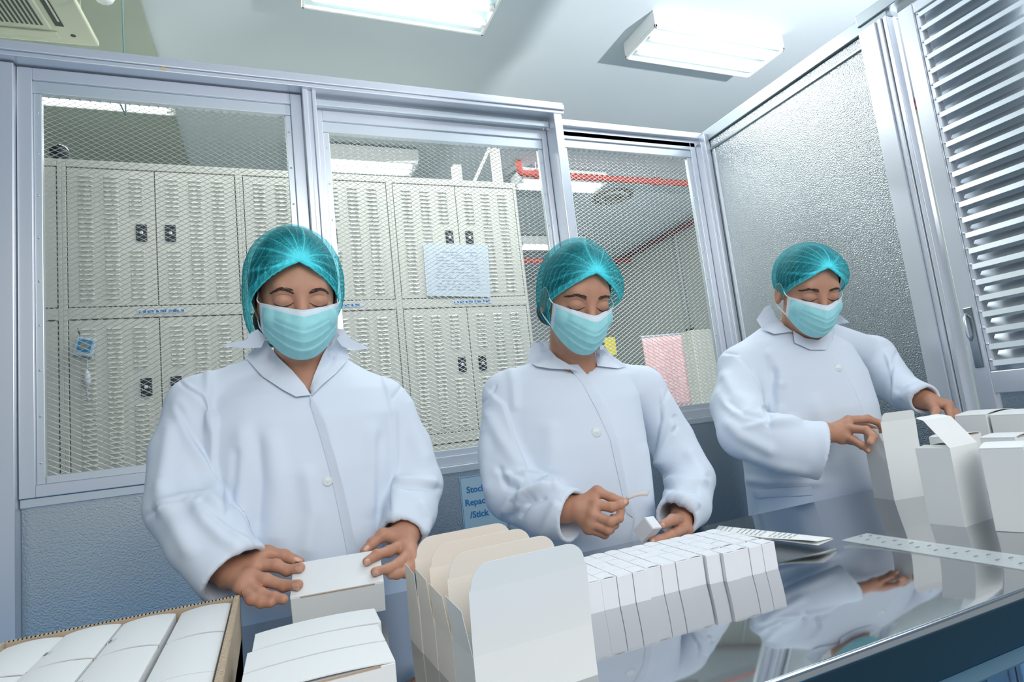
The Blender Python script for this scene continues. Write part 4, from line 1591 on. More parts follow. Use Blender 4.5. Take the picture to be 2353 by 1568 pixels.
    for v in (.028, .085, .115):
        for k in range(52):
            u = -.93 + k * 1.86 / 52
            dash(u, v, u + .019, v)
    for u in (-.975, -.945, .945, .975):
        for k in range(30):
            dash(u, .05 + k * .031, u, .05 + k * .031 + .016)
    b.build('stitching', M_STITCH, mo)
    for s in (-1, 1):
        e = 0 if s < 0 else NU - 1
        top, bot = G[e, 1], G[e, NV - 2]
        ps = [top, top + [s * .0035, .012, .006], np.array([s * .0775, -.010, .010]), np.array([s * .0785, .012, .020]), np.array([s * .080, .034, .005]), np.array([s * .080, .032, -.03]), np.array([s * .078, .010, -.046]), bot + [s * .003, .015, .006], bot]
        ps = [np.array(p, float) for p in ps]
        out = []
        for i in range(len(ps) - 1):
            p0, p1, p2, p3 = ps[max(i - 1, 0)], ps[i], ps[i + 1], ps[min(i + 2, len(ps) - 1)]
            for t in np.linspace(0, 1, 6)[:-1]:
                out.append(.5 * ((2 * p1) + (p2 - p0) * t + (2 * p0 - 5 * p1 + 4 * p2 - p3) * t ** 2 + (3 * p1 - p0 - 3 * p2 + p3) * t ** 3))
        out.append(ps[-1])
        b = MB(); b.tube([W(p) for p in out], .0013, 8); b.build('ear_loop', M_LOOP, mo, smooth=True)


def net_material():
    m = bpy.data.materials.new('teal hairnet')
    m.use_nodes = True
    nt = m.node_tree
    for n in list(nt.nodes):
        nt.nodes.remove(n)
    N = nt.nodes.new
    out = N('ShaderNodeOutputMaterial')
    mix = N('ShaderNodeMixShader')
    tr = N('ShaderNodeBsdfTransparent')
    tr.inputs[0].default_value = (.62, .95, .97, 1)
    df = N('ShaderNodeBsdfPrincipled')
    df.inputs['Roughness'].default_value = .6
    at = N('ShaderNodeAttribute'); at.attribute_name = 'weave'
    lo = N('ShaderNodeAttribute'); lo.attribute_name = 'local'
    nz = N('ShaderNodeTexNoise'); nz.inputs['Scale'].default_value = 620; nz.inputs['Detail'].default_value = 2
    nz2 = N('ShaderNodeTexNoise'); nz2.inputs['Scale'].default_value = 55; nz2.inputs['Detail'].default_value = 2
    nt.links.new(lo.outputs['Vector'], nz.inputs['Vector'])
    nt.links.new(lo.outputs['Vector'], nz2.inputs['Vector'])
    rp = N('ShaderNodeMapRange'); rp.inputs[1].default_value, rp.inputs[2].default_value, rp.inputs[3].default_value, rp.inputs[4].default_value = .43, .62, .17, .54
    nt.links.new(nz.outputs['Fac'], rp.inputs[0])
    rp2 = N('ShaderNodeMapRange'); rp2.inputs[1].default_value, rp2.inputs[2].default_value, rp2.inputs[3].default_value, rp2.inputs[4].default_value = .35, .65, -.06, .10
    nt.links.new(nz2.outputs['Fac'], rp2.inputs[0])
    a1 = N('ShaderNodeMath'); a1.operation = 'ADD'
    nt.links.new(rp.outputs[0], a1.inputs[0]); nt.links.new(rp2.outputs[0], a1.inputs[1])
    a2 = N('ShaderNodeMath'); a2.operation = 'MULTIPLY_ADD'; a2.inputs[1].default_value = .62; a2.use_clamp = True
    nt.links.new(at.outputs['Fac'], a2.inputs[0]); nt.links.new(a1.outputs[0], a2.inputs[2])
    cr = N('ShaderNodeMix'); cr.data_type = 'RGBA'; cr.clamp_factor = True
    cr.inputs[6].default_value = (.012, .34, .39, 1)
    cr.inputs[7].default_value = (.08, .82, .92, 1)
    nt.links.new(at.outputs['Fac'], cr.inputs[0])
    nt.links.new(cr.outputs[2], df.inputs['Base Color'])
    nt.links.new(a2.outputs[0], mix.inputs[0])
    nt.links.new(tr.outputs[0], mix.inputs[1])
    nt.links.new(df.outputs[0], mix.inputs[2])
    nt.links.new(mix.outputs[0], out.inputs[0])
    return m


M_NET = net_material()
M_NETRIM = mat('teal elastic', (.05, .58, .64), .6)
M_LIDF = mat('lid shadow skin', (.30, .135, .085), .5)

# ================================================================== the women
AVOID = []


def add_avoid(o, X, Y, Z, dims, sides='LRFBT', flat=None):
    AVOID.append((np.array(o, float), np.array([X, Y, Z], float), np.array(dims, float), sides, flat or sides))


def clear_of(p, r):
    """moves a finger joint out of the things the hand holds or leans on"""
    for o, A, dims, sides, _ in AVOID:
        q = A @ (p - o)
        pen = {'L': q[0] + r, 'R': dims[0] - q[0] + r, 'F': q[1] + r, 'B': dims[1] - q[1] + r, 'T': dims[2] - q[2] + r, 'D': q[2] + r}
        if min(pen.values()) <= 0:
            continue
        k = min(sides, key=lambda s: pen[s])
        d = {'L': (-1, 0, 0), 'R': (1, 0, 0), 'F': (0, -1, 0), 'B': (0, 1, 0), 'T': (0, 0, 1)}[k]
        p = p + A.T @ (np.array(d) * (pen[k] + .0004))
    return p


def press(V, ztop=None):
    """flattens finger pads where they touch those things"""
    V = V.copy()
    for o, A, dims, _, sides in AVOID:
        q = (V - o) @ A.T
        pen = np.stack([q[:, 0], dims[0] - q[:, 0], q[:, 1], dims[1] - q[:, 1], dims[2] - q[:, 2], q[:, 2]], 1) + .0014
        ins = (pen > 0).all(1)
        if ztop is not None and (dims[2] < .5 or len(sides) > 1):
            continue
        cols = ['LRFBTD'.index(s) for s in sides]
        k = np.array(cols)[np.argmin(pen[:, cols], 1)]
        D = np.array([(-1, 0, 0), (1, 0, 0), (0, -1, 0), (0, 1, 0), (0, 0, 1), (0, 0, -1)], float)[k]
        V += np.where(ins[:, None], (D * pen[np.arange(len(V)), k][:, None]) @ A, 0)
    return V


def hand_sdf_factory(h):
    """h: wrist, elbow, fingers {name: [(px,py,Y,r)...]}"""
    pr = []
    w = atY(*h['wrist'][:3])
    e = atY(*h['elbow'][:3])
    wr = h['wrist'][3]
    pr.append(('arm', [(e, h['elbow'][3]), (w + (e - w) * .30, wr * 1.10), (w, wr)], .01))
    fing = {}
    for nme, js in h['fingers'].items():
        fing[nme] = [(clear_of(atY(x, y, Y), r * 1.0), r) for x, y, Y, r in js]
    heads = []
    for nme in ('index', 'middle', 'ring', 'pinky'):
        f = fing[nme]
        heads.append(f[0])
    palm = h.get('palm', .0125)

    def f(P):
        d = chain(P, pr[0][1], .012)
        for k, (m, r) in enumerate(heads):
            d = smin(d, cap(P, w, m, palm * 1.05, palm * .92), .014)
        for (a, ra), (b, rb) in zip(heads[:-1], heads[1:]):
            d = smin(d, cap(P, a, b, palm * .86, palm * .86), .008)
        th = fing['thumb']
        d = smin(d, cap(P, w + (th[0][0] - w) * .2, th[0][0], palm * 1.15, th[0][1] * 1.15), .016)
        for nme, js in fing.items():
            c = None
            for (a, ra), (b, rb) in zip(js[:-1], js[1:]):
                s = cap(P, a, b, ra, rb)
                c = s if c is None else smin(c, s, .0022)
            # knuckles are a little thicker than the bones between them
            for (a, ra) in js[1:-1]:
                c = smin(c, np.linalg.norm(P - a, axis=1) - ra * 1.06, .004)
            d = smin(d, c, .0035) if nme != 'thumb' else smin(d, c, .005)
        return d
    pts = [w, e] + [p for js in fing.values() for p, _ in js]
    lo, hi = np.min(pts, 0) - .05, np.max(pts, 0) + .05
    return f, lo, hi, fing, w


def nail(name, surf, root, c, ax, ay):
    """a nail plate laid over the finger: centre and half axes in the picture"""
    out = []
    c, ax, ay = np.array(c, float), np.array(ax, float), np.array(ay, float)
    for k in range(20):
        a = 2 * math.pi * k / 20
        ca_, sa_ = math.cos(a), math.sin(a)
        # squarer than an ellipse
        m = (abs(ca_) ** 3 + abs(sa_) ** 3) ** (-1 / 3)
        out.append(tuple(c + ax * ca_ * m + ay * sa_ * m))
    return drape(name, out, surf, M_NAIL, root, off=.0005, th=.0007, step=2.2, smooth=1)


def torso_sdf(P, sec, yaw, grow=0.0):
    z = P[:, 2]
    S = np.array(sec)
    Z = S[::-1, 0] if S[0, 0] > S[-1, 0] else S[:, 0]
    get = lambda i: np.interp(z, Z, S[::-1, i] if S[0, 0] > S[-1, 0] else S[:, i])
    cx, cy, a, b = get(1), get(2), get(3) + grow, get(4) + grow
    c, s = math.cos(yaw), math.sin(yaw)
    x, y = P[:, 0] - cx, P[:, 1] - cy
    u, v = x * c + y * s, -x * s + y * c
    n = 2.5
    d = ((np.abs(u / a) ** n + np.abs(v / b) ** n) ** (1 / n) - 1) * np.minimum(a, b) * .92
    top, bot = S[:, 0].max(), S[:, 0].min()
    return np.maximum(np.maximum(d, z - top), bot - z)


def woman(W):
    pos, R = np.array(W['head'][3:6]), Rm(*W['head'][:3])
    hl = lambda P: (P - pos) @ R
    Wd = lambda L: pos + np.asarray(L, float) @ R.T
    yaw = W['yaw']
    sec = W['torso']
    nk0 = np.array(W['neck'])                    # root of the neck
    nk1 = Wd((0, .022, -.035))

    def upper(P):
        d = head_sdf(hl(P))
        throat = Wd((0, -.028, -.083))
        n = cap(P, nk0, nk1, .060, .050)
        n = smin(n, cap(P, nk0 + (throat - nk0) * .35, throat, .046, .030), .02)
        d = smin(d, n, .018)
        ch = np.maximum(torso_sdf(P, sec, yaw, -.022), P[:, 2] - (nk0[2] + .0))
        return smin(d, ch, .035)
    lo = np.minimum(pos - .13, nk0 - np.array([.16, .15, .16]))
    hi = np.maximum(pos + .14, nk0 + np.array([.16, .12, .05]))
    lo[2] = nk0[2] - .17
    parts = [polygonize(upper, lo, hi, .0022)]
    parts[0] = (relax(*parts[0], 2), parts[0][1])

    def lower(P):
        d = torso_sdf(P, [(z, cx, cy, a - .03, b - .025) for z, cx, cy, a, b in sec if z < nk0[2] - .04], yaw)
        cx, cy = sec[-1][1], sec[-1][2] + .02
        c, s = math.cos(yaw), math.sin(yaw)
        for sd in (-1, 1):
            ox, oy = c * sd * .085, s * sd * .085
            d = smin(d, chain(P, [((cx + ox, cy + oy, .82), .085), ((cx + ox, cy + oy - .01, .47), .058), ((cx + ox, cy + oy + .01, .09), .038)], .02), .03)
            d = smin(d, cap(P, (cx + ox, cy + oy + .02, .035), (cx + ox + s * .14, cy + oy - .15, .028), .034, .027), .02)
        for sl in W['sleeves']:
            ch = [(atY(x, y, Y), .6 * r) for x, y, Y, r in sl]
            d = smin(d, chain(P, ch[:-1], .02), .03)
        return d
    allx = [atY(x, y, Y) for sl in W['sleeves'] for x, y, Y, r in sl]
    lo = np.min(allx, 0) - .12
    hi = np.max(allx, 0) + .12
    lo[1] = min(lo[1], sec[-1][2] - .25)
    hi[1] = max(hi[1], sec[-1][2] + .22)
    lo[2] = -.002
    parts.append(polygonize(lower, lo, hi, .011))
    hands = []
    for h in W['hands']:
        f, l, u, fing, w = hand_sdf_factory(h)
        v, q = polygonize(f, l, u, .0013)
        v = press(relax(v, q, 2))
        hands.append((v, q, fing, h))
        parts.append((v, q))
    n = 0
    VV, QQ = [], []
    for v, q in parts:
        VV.append(v)
        QQ.append(q + n)
        n += len(v)
    body = np_mesh('person', np.concatenate(VV), np.concatenate(QQ), M_SKIN)
    tag(body, W['label'], 'person')
    make_head_parts(body, pos, R, W)
    for v, q, fing, h in hands:
        s = Surf([(v, q)])
        tips = [(np.array(js[-1][:2], float), px(fing[n][-1][0])) for n, js in h['fingers'].items()]
        for c, ax, ay in h.get('nails', ()):
            o0, n0 = min(tips, key=lambda t: np.hypot(*(t[0] - np.array(c))))
            c = np.array(c) + n0 - o0
            if s.hit(*c)[0] is None:
                continue
            nail('fingernail', s, body, c, ax, ay)
    # ---- coat
    slv = [[(atY(x, y, Y), r) for x, y, Y, r in sl] for sl in W['sleeves']]
    nhole = W.get('nhole', .064)

    def coat(P):
        d = torso_sdf(P, sec, yaw)
        for ch in slv:
            a = chain(P, ch, W.get('elbow_k', .009))
            e, f = ch[-2][0], ch[-1][0]
            ax = (f - e) / np.linalg.norm(f - e)
            s = (P - f) @ ax
            a = np.maximum(a, s)                                    # straight cuff
            hol = cap(P, f - ax * .055, f + ax * .03, ch[-1][1] * .72, ch[-1][1] - .0055)
            a = np.maximum(a, -hol)
            d = smin(d, a, .014)
            d = np.maximum(d, -np.where(s > -.06, hol, 1))
        # yoke from the neck down to each shoulder
        for ch in slv:
            d = smin(d, cap(P, nk0 + np.array([0, .016, W.get('yoke', 0)]), ch[0][0] + np.array([0, .01, .004]), .055, ch[0][1] * .97), .03)
        # neck opening
        up = np.array([0, 0, 1.0])
        d = np.maximum(d, -cap(P, nk0 + (nk0 - nk1) * .3, nk1, nhole, nhole))
        if 'vee' in W:
            pv = px(P)
            s2 = poly2d(pv[:, 0], pv[:, 1], W['vee']) * .0009
            dep = (P - nk0) @ np.array([math.sin(yaw), -math.cos(yaw), 0])
            d = np.maximum(d, -np.maximum(s2, -(dep - .0)))
        return d
    lo = np.min([p - r for ch in slv for p, r in ch], 0) - .03
    hi = np.max([p + r for ch in slv for p, r in ch], 0) + .03
    S = np.array(sec)
    lo = np.minimum(lo, [(S[:, 1] - S[:, 3]).min() - .05, (S[:, 2] - S[:, 4]).min() - .06, S[:, 0].min() - .01])
    hi = np.maximum(hi, [(S[:, 1] + S[:, 3]).max() + .05, (S[:, 2] + S[:, 4]).max() + .06, S[:, 0].max() + .02])
    v, q = polygonize(coat, lo, hi, .0032)
    v = relax(v, q, 4)
    v = folds(v, q, W.get('folds', ()))
    v = relax(v, q, 1, .3)
    v = press(v, 1)
    co = np_mesh('lab_coat', v, q, M_COAT, body)
    cs = Surf([(v, q), parts[0]])
    for args in W.get('panels', ()):
        nm, out, kw = args
        drape(nm, out, cs, M_COAT, co, **kw)
    for x, y, r in W.get('buttons', ()):
        p, nr = cs.hit(x, y, .001)
        nr = -ray(x, y) / np.linalg.norm(ray(x, y)) * .5 + nr * .5
        b = MB()
        b.lathe(p, nr, [(.0004, -.001), (r, -.001), (r * 1.02, .0008), (r * .93, .0022), (r * .8, .0019), (r * .5, .0026), (.0004, .003)], 28)
        b.build('button', M_BTN, co, smooth=True)
    # trousers and shoes below the table
    cx, cy = sec[-1][1], sec[-1][2] + .02
    c, s = math.cos(yaw), math.sin(yaw)
    def trous(P):
        d = None
        for sd in (-1, 1):
            ox, oy = c * sd * .085, s * sd * .085
            k = chain(P, [((cx + ox, cy + oy, .80), .10), ((cx + ox, cy + oy - .01, .47), .074), ((cx + ox, cy + oy + .01, .09), .066)], .02)
            d = k if d is None else smin(d, k, .01)
        return np.maximum(d, .07 - P[:, 2])
    v, q = polygonize(trous, (cx - .25, cy - .25, .05), (cx + .25, cy + .25, .93), .012)
    np_mesh('trousers', relax(v, q, 2), q, M_TROUS, body)
    for sd in (-1, 1):
        ox, oy = c * sd * .085, s * sd * .085
        f = lambda P: np.maximum(cap(P, (cx + ox, cy + oy + .02, .04), (cx + ox + s * .14, cy + oy - .15, .034), .046, .04), -P[:, 2])
        v, q = polygonize(f, (cx + ox - .12, cy + oy - .24, -.012), (cx + ox + .12, cy + oy + .12, .1), .008)
        np_mesh('shoe', relax(v, q, 1), q, M_BLACK, body)
    return body


RIM = [(0, .072), (14, .064), (30, .047), (50, .020), (64, .0), (78, -.034), (92, -.066), (120, -.092), (150, -.10), (180, -.10)]
RIML = [(0, .072), (14, .064), (30, .047), (50, .020), (64, .0), (76, -.040), (88, -.082), (112, -.112), (150, -.115), (180, -.105)]

F_ = lambda *a: list(a)
_c, _s, _ct, _st = math.cos(HELD['rz']), math.sin(HELD['rz']), math.cos(HELD['tilt']), math.sin(HELD['tilt'])
_X = np.array([_c, _s, 0]); _Y = np.array([-_s * _ct, _c * _ct, _st])
add_avoid(HELD['o'], _X, _Y, np.cross(_X, _Y), (HELD['w'], HELD['d'], HELD['h'] + .0024), 'LRBT', 'T')
add_avoid((-.360, .62, TZ), (1, 0, 0), (0, 1, 0), (0, 0, 1), (.3040, .4722, .0705), 'RBT', 'T')
add_avoid((1.3735, 1.018, TZ), (math.cos(-.2), math.sin(-.2), 0), (-math.sin(-.2), math.cos(-.2), 0), (0, 0, 1), (.1, .062, .136), 'LFT')
add_avoid((1.3735, 1.018, TZ), (math.cos(-.2), math.sin(-.2), 0), (-math.sin(-.2), math.cos(-.2), 0), (0, 0, 1), (.006, .062, .178), 'L')
add_avoid((TX0, TY0, 0), (1, 0, 0), (0, 1, 0), (0, 0, 1), (TX1 - TX0, TY1 - TY0, TZ), 'T')
W1 = dict(
    seed=3, yoke=.05, label='woman at the table end by the brown tray, both hands closing a white carton',
    head=(.0262, .2339, .0249, .0695, 1.2944, 1.4525), yaw=.0, neck=(.075, 1.345, 1.27),
    torso=[(1.305, .075, 1.352, .075, .062), (1.285, .07, 1.352, .125, .078), (1.255, .066, 1.352, .175, .095), (1.20, .064, 1.35, .205, .115), (1.10, .064, 1.345, .20, .128), (.95, .066, 1.345, .185, .135), (.80, .068, 1.35, .19, .138), (.62, .07, 1.36, .20, .14)],
    sleeves=[[(458, 936, 1.36, .058), (424, 1040, 1.335, .062), (420, 1160, 1.28, .064), (470, 1235, 1.21, .062), (541, 1320, 1.155, .060)],
             [(876, 936, 1.36, .058), (928, 1030, 1.34, .060), (955, 1115, 1.30, .058), (942, 1175, 1.24, .054), (924, 1232, 1.185, .046)]],
    vee=[(590, 760), (640, 822), (680, 866), (713, 908), (726, 870), (760, 800), (790, 758)],
    net=dict(knot=(-.002, -.090, .078), rimL=RIML, rimR=RIM, c=(-.006, .014, .034), r=(.0955, .109, .126),
             bulge=[((-.07, .03, -.06), (.05, .07, .055), .024), ((.085, .03, -.01), (.04, .07, .05), .004), ((0, 0, .15), (.09, .09, .03), -.008)], bun=((-.052, .05, -.045), (.036, .042, .042))),
    hands=[
        dict(wrist=(532, 1318, 1.165, .0275), elbow=(440, 1215, 1.25, .040), palm=.0135, fingers=dict(
            thumb=[(612, 1272, 1.172, .0125), (652, 1278, 1.165, .0105), (688, 1298, 1.155, .0085)],
            index=[(588, 1300, 1.150, .0125), (634, 1300, 1.138, .0103), (668, 1310, 1.131, .0089), (692, 1319, 1.124, .0078)],
            middle=[(574, 1325, 1.125, .0125), (611, 1334, 1.108, .0103), (653, 1347, 1.091, .0090), (687, 1358, 1.078, .0079)],
            ring=[(563, 1342, 1.116, .0115), (598, 1366, 1.087, .0098), (630, 1375, 1.072, .0088), (651, 1378, 1.062, .0078)],
            pinky=[(558, 1350, 1.112, .0100), (578, 1377, 1.082, .0088), (600, 1385, 1.073, .008), (622, 1386, 1.066, .0072)]),
            nails=[((688, 1323), (8, 2), (-1, 7)), ((681, 1363), (9, 2.5), (-1.5, 8)), ((684, 1293), (9, 3.5), (-2, 4))]),
        dict(wrist=(930, 1232, 1.175, .0265), elbow=(945, 1185, 1.25, .038), palm=.0125, fingers=dict(
            thumb=[(880, 1230, 1.165, .0115), (856, 1249, 1.158, .0098), (838, 1266, 1.152, .0082)],
            index=[(921, 1255, 1.145, .0118), (893, 1268, 1.121, .0098), (866, 1282, 1.106, .0085), (843, 1295, 1.095, .0074)],
            middle=[(938, 1276, 1.125, .0115), (914, 1297, 1.093, .0096), (888, 1309, 1.076, .0085), (862, 1323, 1.062, .0074)],
            ring=[(947, 1292, 1.112, .0108), (932, 1313, 1.093, .0092), (912, 1320, 1.083, .0082), (898, 1322, 1.077, .0074)],
            pinky=[(950, 1300, 1.110, .0098), (942, 1314, 1.100, .0082), (930, 1318, 1.094, .0074), (918, 1319, 1.089, .0068)]),
            nails=[((844, 1297), (7, -3.5), (3, 6.5)), ((864, 1326), (7.5, -3), (2.5, 6.5)), ((843, 1260), (5, -5), (4, 3.5))]),
    ],
    folds=[
        ('step', F_((414, 872), (470, 905), (500, 960), (497, 1060), (515, 1190)), .006, 40),
        ('ridge', F_((400, 900), (430, 990), (470, 1080), (510, 1165)), .006, 18),
        ('ridge', F_((395, 960), (380, 1060), (370, 1140)), .004, 20),
        ('ridge', F_((350, 1180), (420, 1152), (470, 1148), (520, 1190)), .008, 16),
        ('ridge', F_((440, 1155), (470, 1200), (510, 1240), (560, 1270)), .006, 16),
        ('ridge', F_((360, 1100), (390, 1180), (450, 1290)), .005, 26),
        ('step', F_((905, 1200), (902, 1080), (897, 960), (872, 850)), .006, 35),
        ('ridge', F_((930, 900), (950, 1000), (985, 1080)), .005, 22),
        ('ridge', F_((905, 1115), (950, 1108), (1010, 1112)), .006, 14),
        ('ridge', F_((925, 1120), (905, 1170), (900, 1205)), .004, 16),
        ('step', F_((815, 1290), (800, 1210), (782, 1120), (745, 985), (712, 905)), .005, 55),
        ('ridge', F_((560, 960), (545, 1100), (560, 1260)), .005, 26),
        ('ridge', F_((620, 980), (640, 1130), (630, 1280)), .005, 30),
        ('ridge', F_((700, 1060), (720, 1180), (700, 1300)), .005, 24),
        ('ridge', F_((850, 960), (862, 1080), (850, 1200)), .004, 22),
        ('ridge', F_((480, 830), (478, 900), (490, 1000)), .004, 12),
        ('ridge', F_((404, 868), (430, 895), (462, 915), (492, 960)), -.0026, 5),
        ('ridge', F_((934, 872), (915, 900), (895, 925)), -.0024, 5),
        ('ridge', F_((405, 920), (440, 1000), (480, 1060)), -.0050, 12),
        ('ridge', F_((330, 1192), (380, 1166), (430, 1150), (470, 1152)), -.0045, 8),
        ('ridge', F_((455, 1165), (500, 1205), (545, 1240), (590, 1262)), .0045, 9),
        ('ridge', F_((905, 1128), (950, 1122), (1020, 1124)), -.004, 7),
        ('ridge', F_((960, 1150), (985, 1190), (975, 1235)), .004, 12),
        ('ridge', F_((520, 1180), (540, 1110), (545, 1020)), -.004, 14),
        ('ridge', F_((590, 1240), (600, 1100), (590, 980)), -.004, 16),
        ('ridge', F_((870, 1220), (868, 1100), (872, 980)), -.004, 14),
    ],
    panels=[
        ('collar_leaf', [(592, 757), (577, 764), (566, 782), (505, 793), (560, 801), (600, 799), (612, 775)], dict(off=.010, depth=lambda p: 1.335 - (p[0] - 505) * .0003)),
        ('collar_leaf', [(775, 755), (790, 757), (806, 780), (853, 801), (812, 806), (786, 796), (768, 772)], dict(off=.010, depth=lambda p: 1.335 - (853 - p[0]) * .0003)),
        ('lapel', [(597, 768), (584, 800), (564, 822), (604, 866), (650, 896), (680, 912), (714, 908), (700, 885), (672, 852), (640, 822), (612, 785)], dict(off=.006, lift=lambda p: .004)),
        ('lapel', [(777, 765), (796, 800), (804, 822), (770, 860), (740, 885), (716, 910), (712, 893), (722, 862), (742, 815), (765, 775)], dict(off=.006, lift=lambda p: .004)),
        ('placket', [(712, 905), (738, 960), (770, 1050), (795, 1150), (812, 1230), (828, 1275), (800, 1280), (782, 1190), (760, 1090), (735, 1000), (712, 930)], dict(off=.0035)),
    ],
    buttons=[(753, 1106, .0095)],
)
W2 = dict(
    seed=5, yoke=.012, label='woman in the middle peeling a sticker for a small white carton she holds',
    head=(-.1261, .4097, .0935, .6969, 1.2261, 1.4239), yaw=-.12, neck=(.705, 1.315, 1.245),
    torso=[(1.285, .70, 1.33, .07, .06), (1.265, .695, 1.335, .12, .075), (1.235, .69, 1.335, .165, .092), (1.18, .69, 1.335, .19, .11), (1.08, .69, 1.325, .185, .12), (.95, .692, 1.32, .175, .125), (.80, .695, 1.33, .18, .13), (.62, .70, 1.34, .19, .13)],
    sleeves=[[(1168, 912, 1.345, .056), (1162, 1040, 1.33, .064), (1178, 1135, 1.28, .062), (1250, 1168, 1.20, .060), (1318, 1186, 1.135, .056)],
             [(1478, 895, 1.345, .056), (1540, 1010, 1.335, .062), (1586, 1100, 1.29, .062), (1578, 1160, 1.20, .056), (1554, 1190, 1.125, .046)]],
    vee=[(1262, 775), (1300, 828), (1328, 838), (1349, 862), (1366, 826), (1378, 780)],
    net=dict(knot=(.004, -.092, .076), rimL=RIML, rimR=RIM, c=(0, .016, .030), r=(.086, .110, .108),
             bulge=[((-.06, .05, -.06), (.05, .06, .05), .016), ((.075, -.03, .03), (.04, .05, .05), .020)], bun=((-.035, .065, -.045), (.04, .035, .04))),
    hands=[
        dict(wrist=(1324, 1170, 1.145, .0265), elbow=(1230, 1160, 1.22, .038), palm=.0125, fingers=dict(
            thumb=[(1372, 1130, 1.125, .0112), (1405, 1144, 1.105, .0092), (1432, 1152, 1.092, .0075)],
            index=[(1368, 1160, 1.110, .0115), (1404, 1166, 1.090, .0098), (1424, 1161, 1.085, .0086), (1437, 1154, 1.084, .0076)],
            middle=[(1362, 1184, 1.105, .0115), (1401, 1200, 1.080, .0098), (1422, 1191, 1.078, .0088), (1428, 1174, 1.088, .0078)],
            ring=[(1357, 1202, 1.108, .0110), (1396, 1218, 1.085, .0096), (1412, 1206, 1.095, .0085), (1408, 1190, 1.108, .0076)],
            pinky=[(1352, 1215, 1.115, .0100), (1389, 1228, 1.098, .0088), (1402, 1218, 1.108, .0078), (1400, 1205, 1.118, .007)]),
            nails=[((1437, 1154), (2.5, -4), (3, 4))]),
        dict(wrist=(1566, 1188, 1.135, .0250), elbow=(1580, 1160, 1.21, .036), palm=.0120, fingers=dict(
            thumb=[(1565, 1192, 1.110, .0120), (1545, 1195, 1.080, .0112), (1522, 1207, 1.062, .0088)],
            index=[(1576, 1213, 1.100, .0115), (1542, 1230, 1.068, .0100), (1518, 1240, 1.062, .0088), (1500, 1245, 1.060, .0078)],
            middle=[(1578, 1224, 1.105, .0112), (1540, 1241, 1.082, .0098), (1512, 1247, 1.075, .0086), (1490, 1247, 1.072, .0078)],
            ring=[(1577, 1233, 1.112, .0105), (1545, 1248, 1.098, .009), (1522, 1251, 1.092, .008), (1508, 1252, 1.09, .0074)],
            pinky=[(1574, 1240, 1.12, .0095), (1550, 1252, 1.11, .0082), (1534, 1254, 1.105, .0074), (1522, 1255, 1.103, .0068)]),
            nails=[((1522, 1208), (5.5, 2), (-2, 6)), ((1500, 1243), (4, -1.5), (1, 2.5))]),
    ],
    folds=[
        ('step', F_((1115, 890), (1160, 930), (1180, 1000), (1215, 1098)), .007, 40),
        ('ridge', F_((1118, 935), (1150, 1010), (1200, 1090)), .005, 16),
        ('ridge', F_((1140, 1085), (1175, 1100), (1235, 1100), (1300, 1118)), .008, 12),
        ('ridge', F_((1150, 1190), (1175, 1150), (1215, 1130), (1270, 1120)), .008, 10),
        ('ridge', F_((1145, 1070), (1165, 1115), (1195, 1125)), -.006, 9),
        ('ridge', F_((1165, 1200), (1200, 1160), (1235, 1140)), -.005, 9),
        ('ridge', F_((1120, 960), (1112, 1060), (1120, 1150)), .004, 16),
        ('ridge', F_((1240, 1240), (1262, 1190), (1285, 1150)), .004, 14),
        ('step', F_((1508, 1090), (1512, 1030), (1520, 960), (1515, 890)), .006, 30),
        ('ridge', F_((1550, 960), (1530, 1020), (1512, 1080)), .006, 14),
        ('ridge', F_((1508, 1112), (1560, 1106), (1630, 1110)), .008, 11),
        ('ridge', F_((1510, 1135), (1560, 1140), (1600, 1180)), .006, 12),
        ('ridge', F_((1515, 1124), (1570, 1122), (1610, 1130)), -.004, 6),
        ('step', F_((1349, 862), (1390, 940), (1415, 1010), (1436, 1110), (1455, 1190), (1447, 1258)), .005, 45),
        ('ridge', F_((1168, 840), (1180, 880), (1185, 950)), .005, 14),
        ('ridge', F_((1260, 960), (1270, 1040), (1262, 1100)), .004, 26),
        ('ridge', F_((1480, 1010), (1492, 1100), (1490, 1180)), .004, 16),
        ('ridge', F_((1102, 935), (1125, 915), (1142, 880)), -.0026, 5),
        ('ridge', F_((1536, 892), (1520, 930), (1518, 980)), -.0026, 5),
        ('ridge', F_((1165, 1086), (1205, 1103), (1260, 1102)), -.006, 7),
        ('ridge', F_((1178, 1180), (1205, 1140), (1250, 1125), (1300, 1122)), .006, 8),
        ('ridge', F_((1190, 1195), (1215, 1160), (1260, 1140)), -.005, 7),
        ('ridge', F_((1540, 1000), (1555, 980), (1548, 950)), -.005, 8),
        ('ridge', F_((1515, 1150), (1550, 1128), (1610, 1118)), -.005, 7),
        ('ridge', F_((1530, 1155), (1575, 1150), (1612, 1165)), .005, 8),
        ('ridge', F_((1575, 1030), (1600, 1070), (1625, 1100)), .004, 14),
    ],
    panels=[
        ('collar_leaf', [(1262, 783), (1222, 789), (1212, 829), (1232, 842), (1262, 847), (1330, 851), (1280, 822), (1262, 803)], dict(off=.009, lift=lambda p: .006 * (p[1] > 815))),
        ('collar_leaf', [(1374, 786), (1368, 812), (1372, 841), (1420, 847), (1442, 842), (1408, 818), (1388, 796)], dict(off=.009, lift=lambda p: .006 * (p[1] > 815))),
        ('placket', [(1300, 838), (1328, 838), (1350, 862), (1372, 900), (1398, 950), (1415, 1008), (1436, 1110), (1455, 1190), (1440, 1180), (1402, 1010), (1370, 940), (1338, 880)], dict(off=.003)),
    ],
    buttons=[(1370.5, 993.5, .0115)],
)
RIM3 = [(0, .078), (14, .070), (30, .052), (50, .028), (66, .004), (90, -.026), (120, -.052), (150, -.07), (180, -.075)]
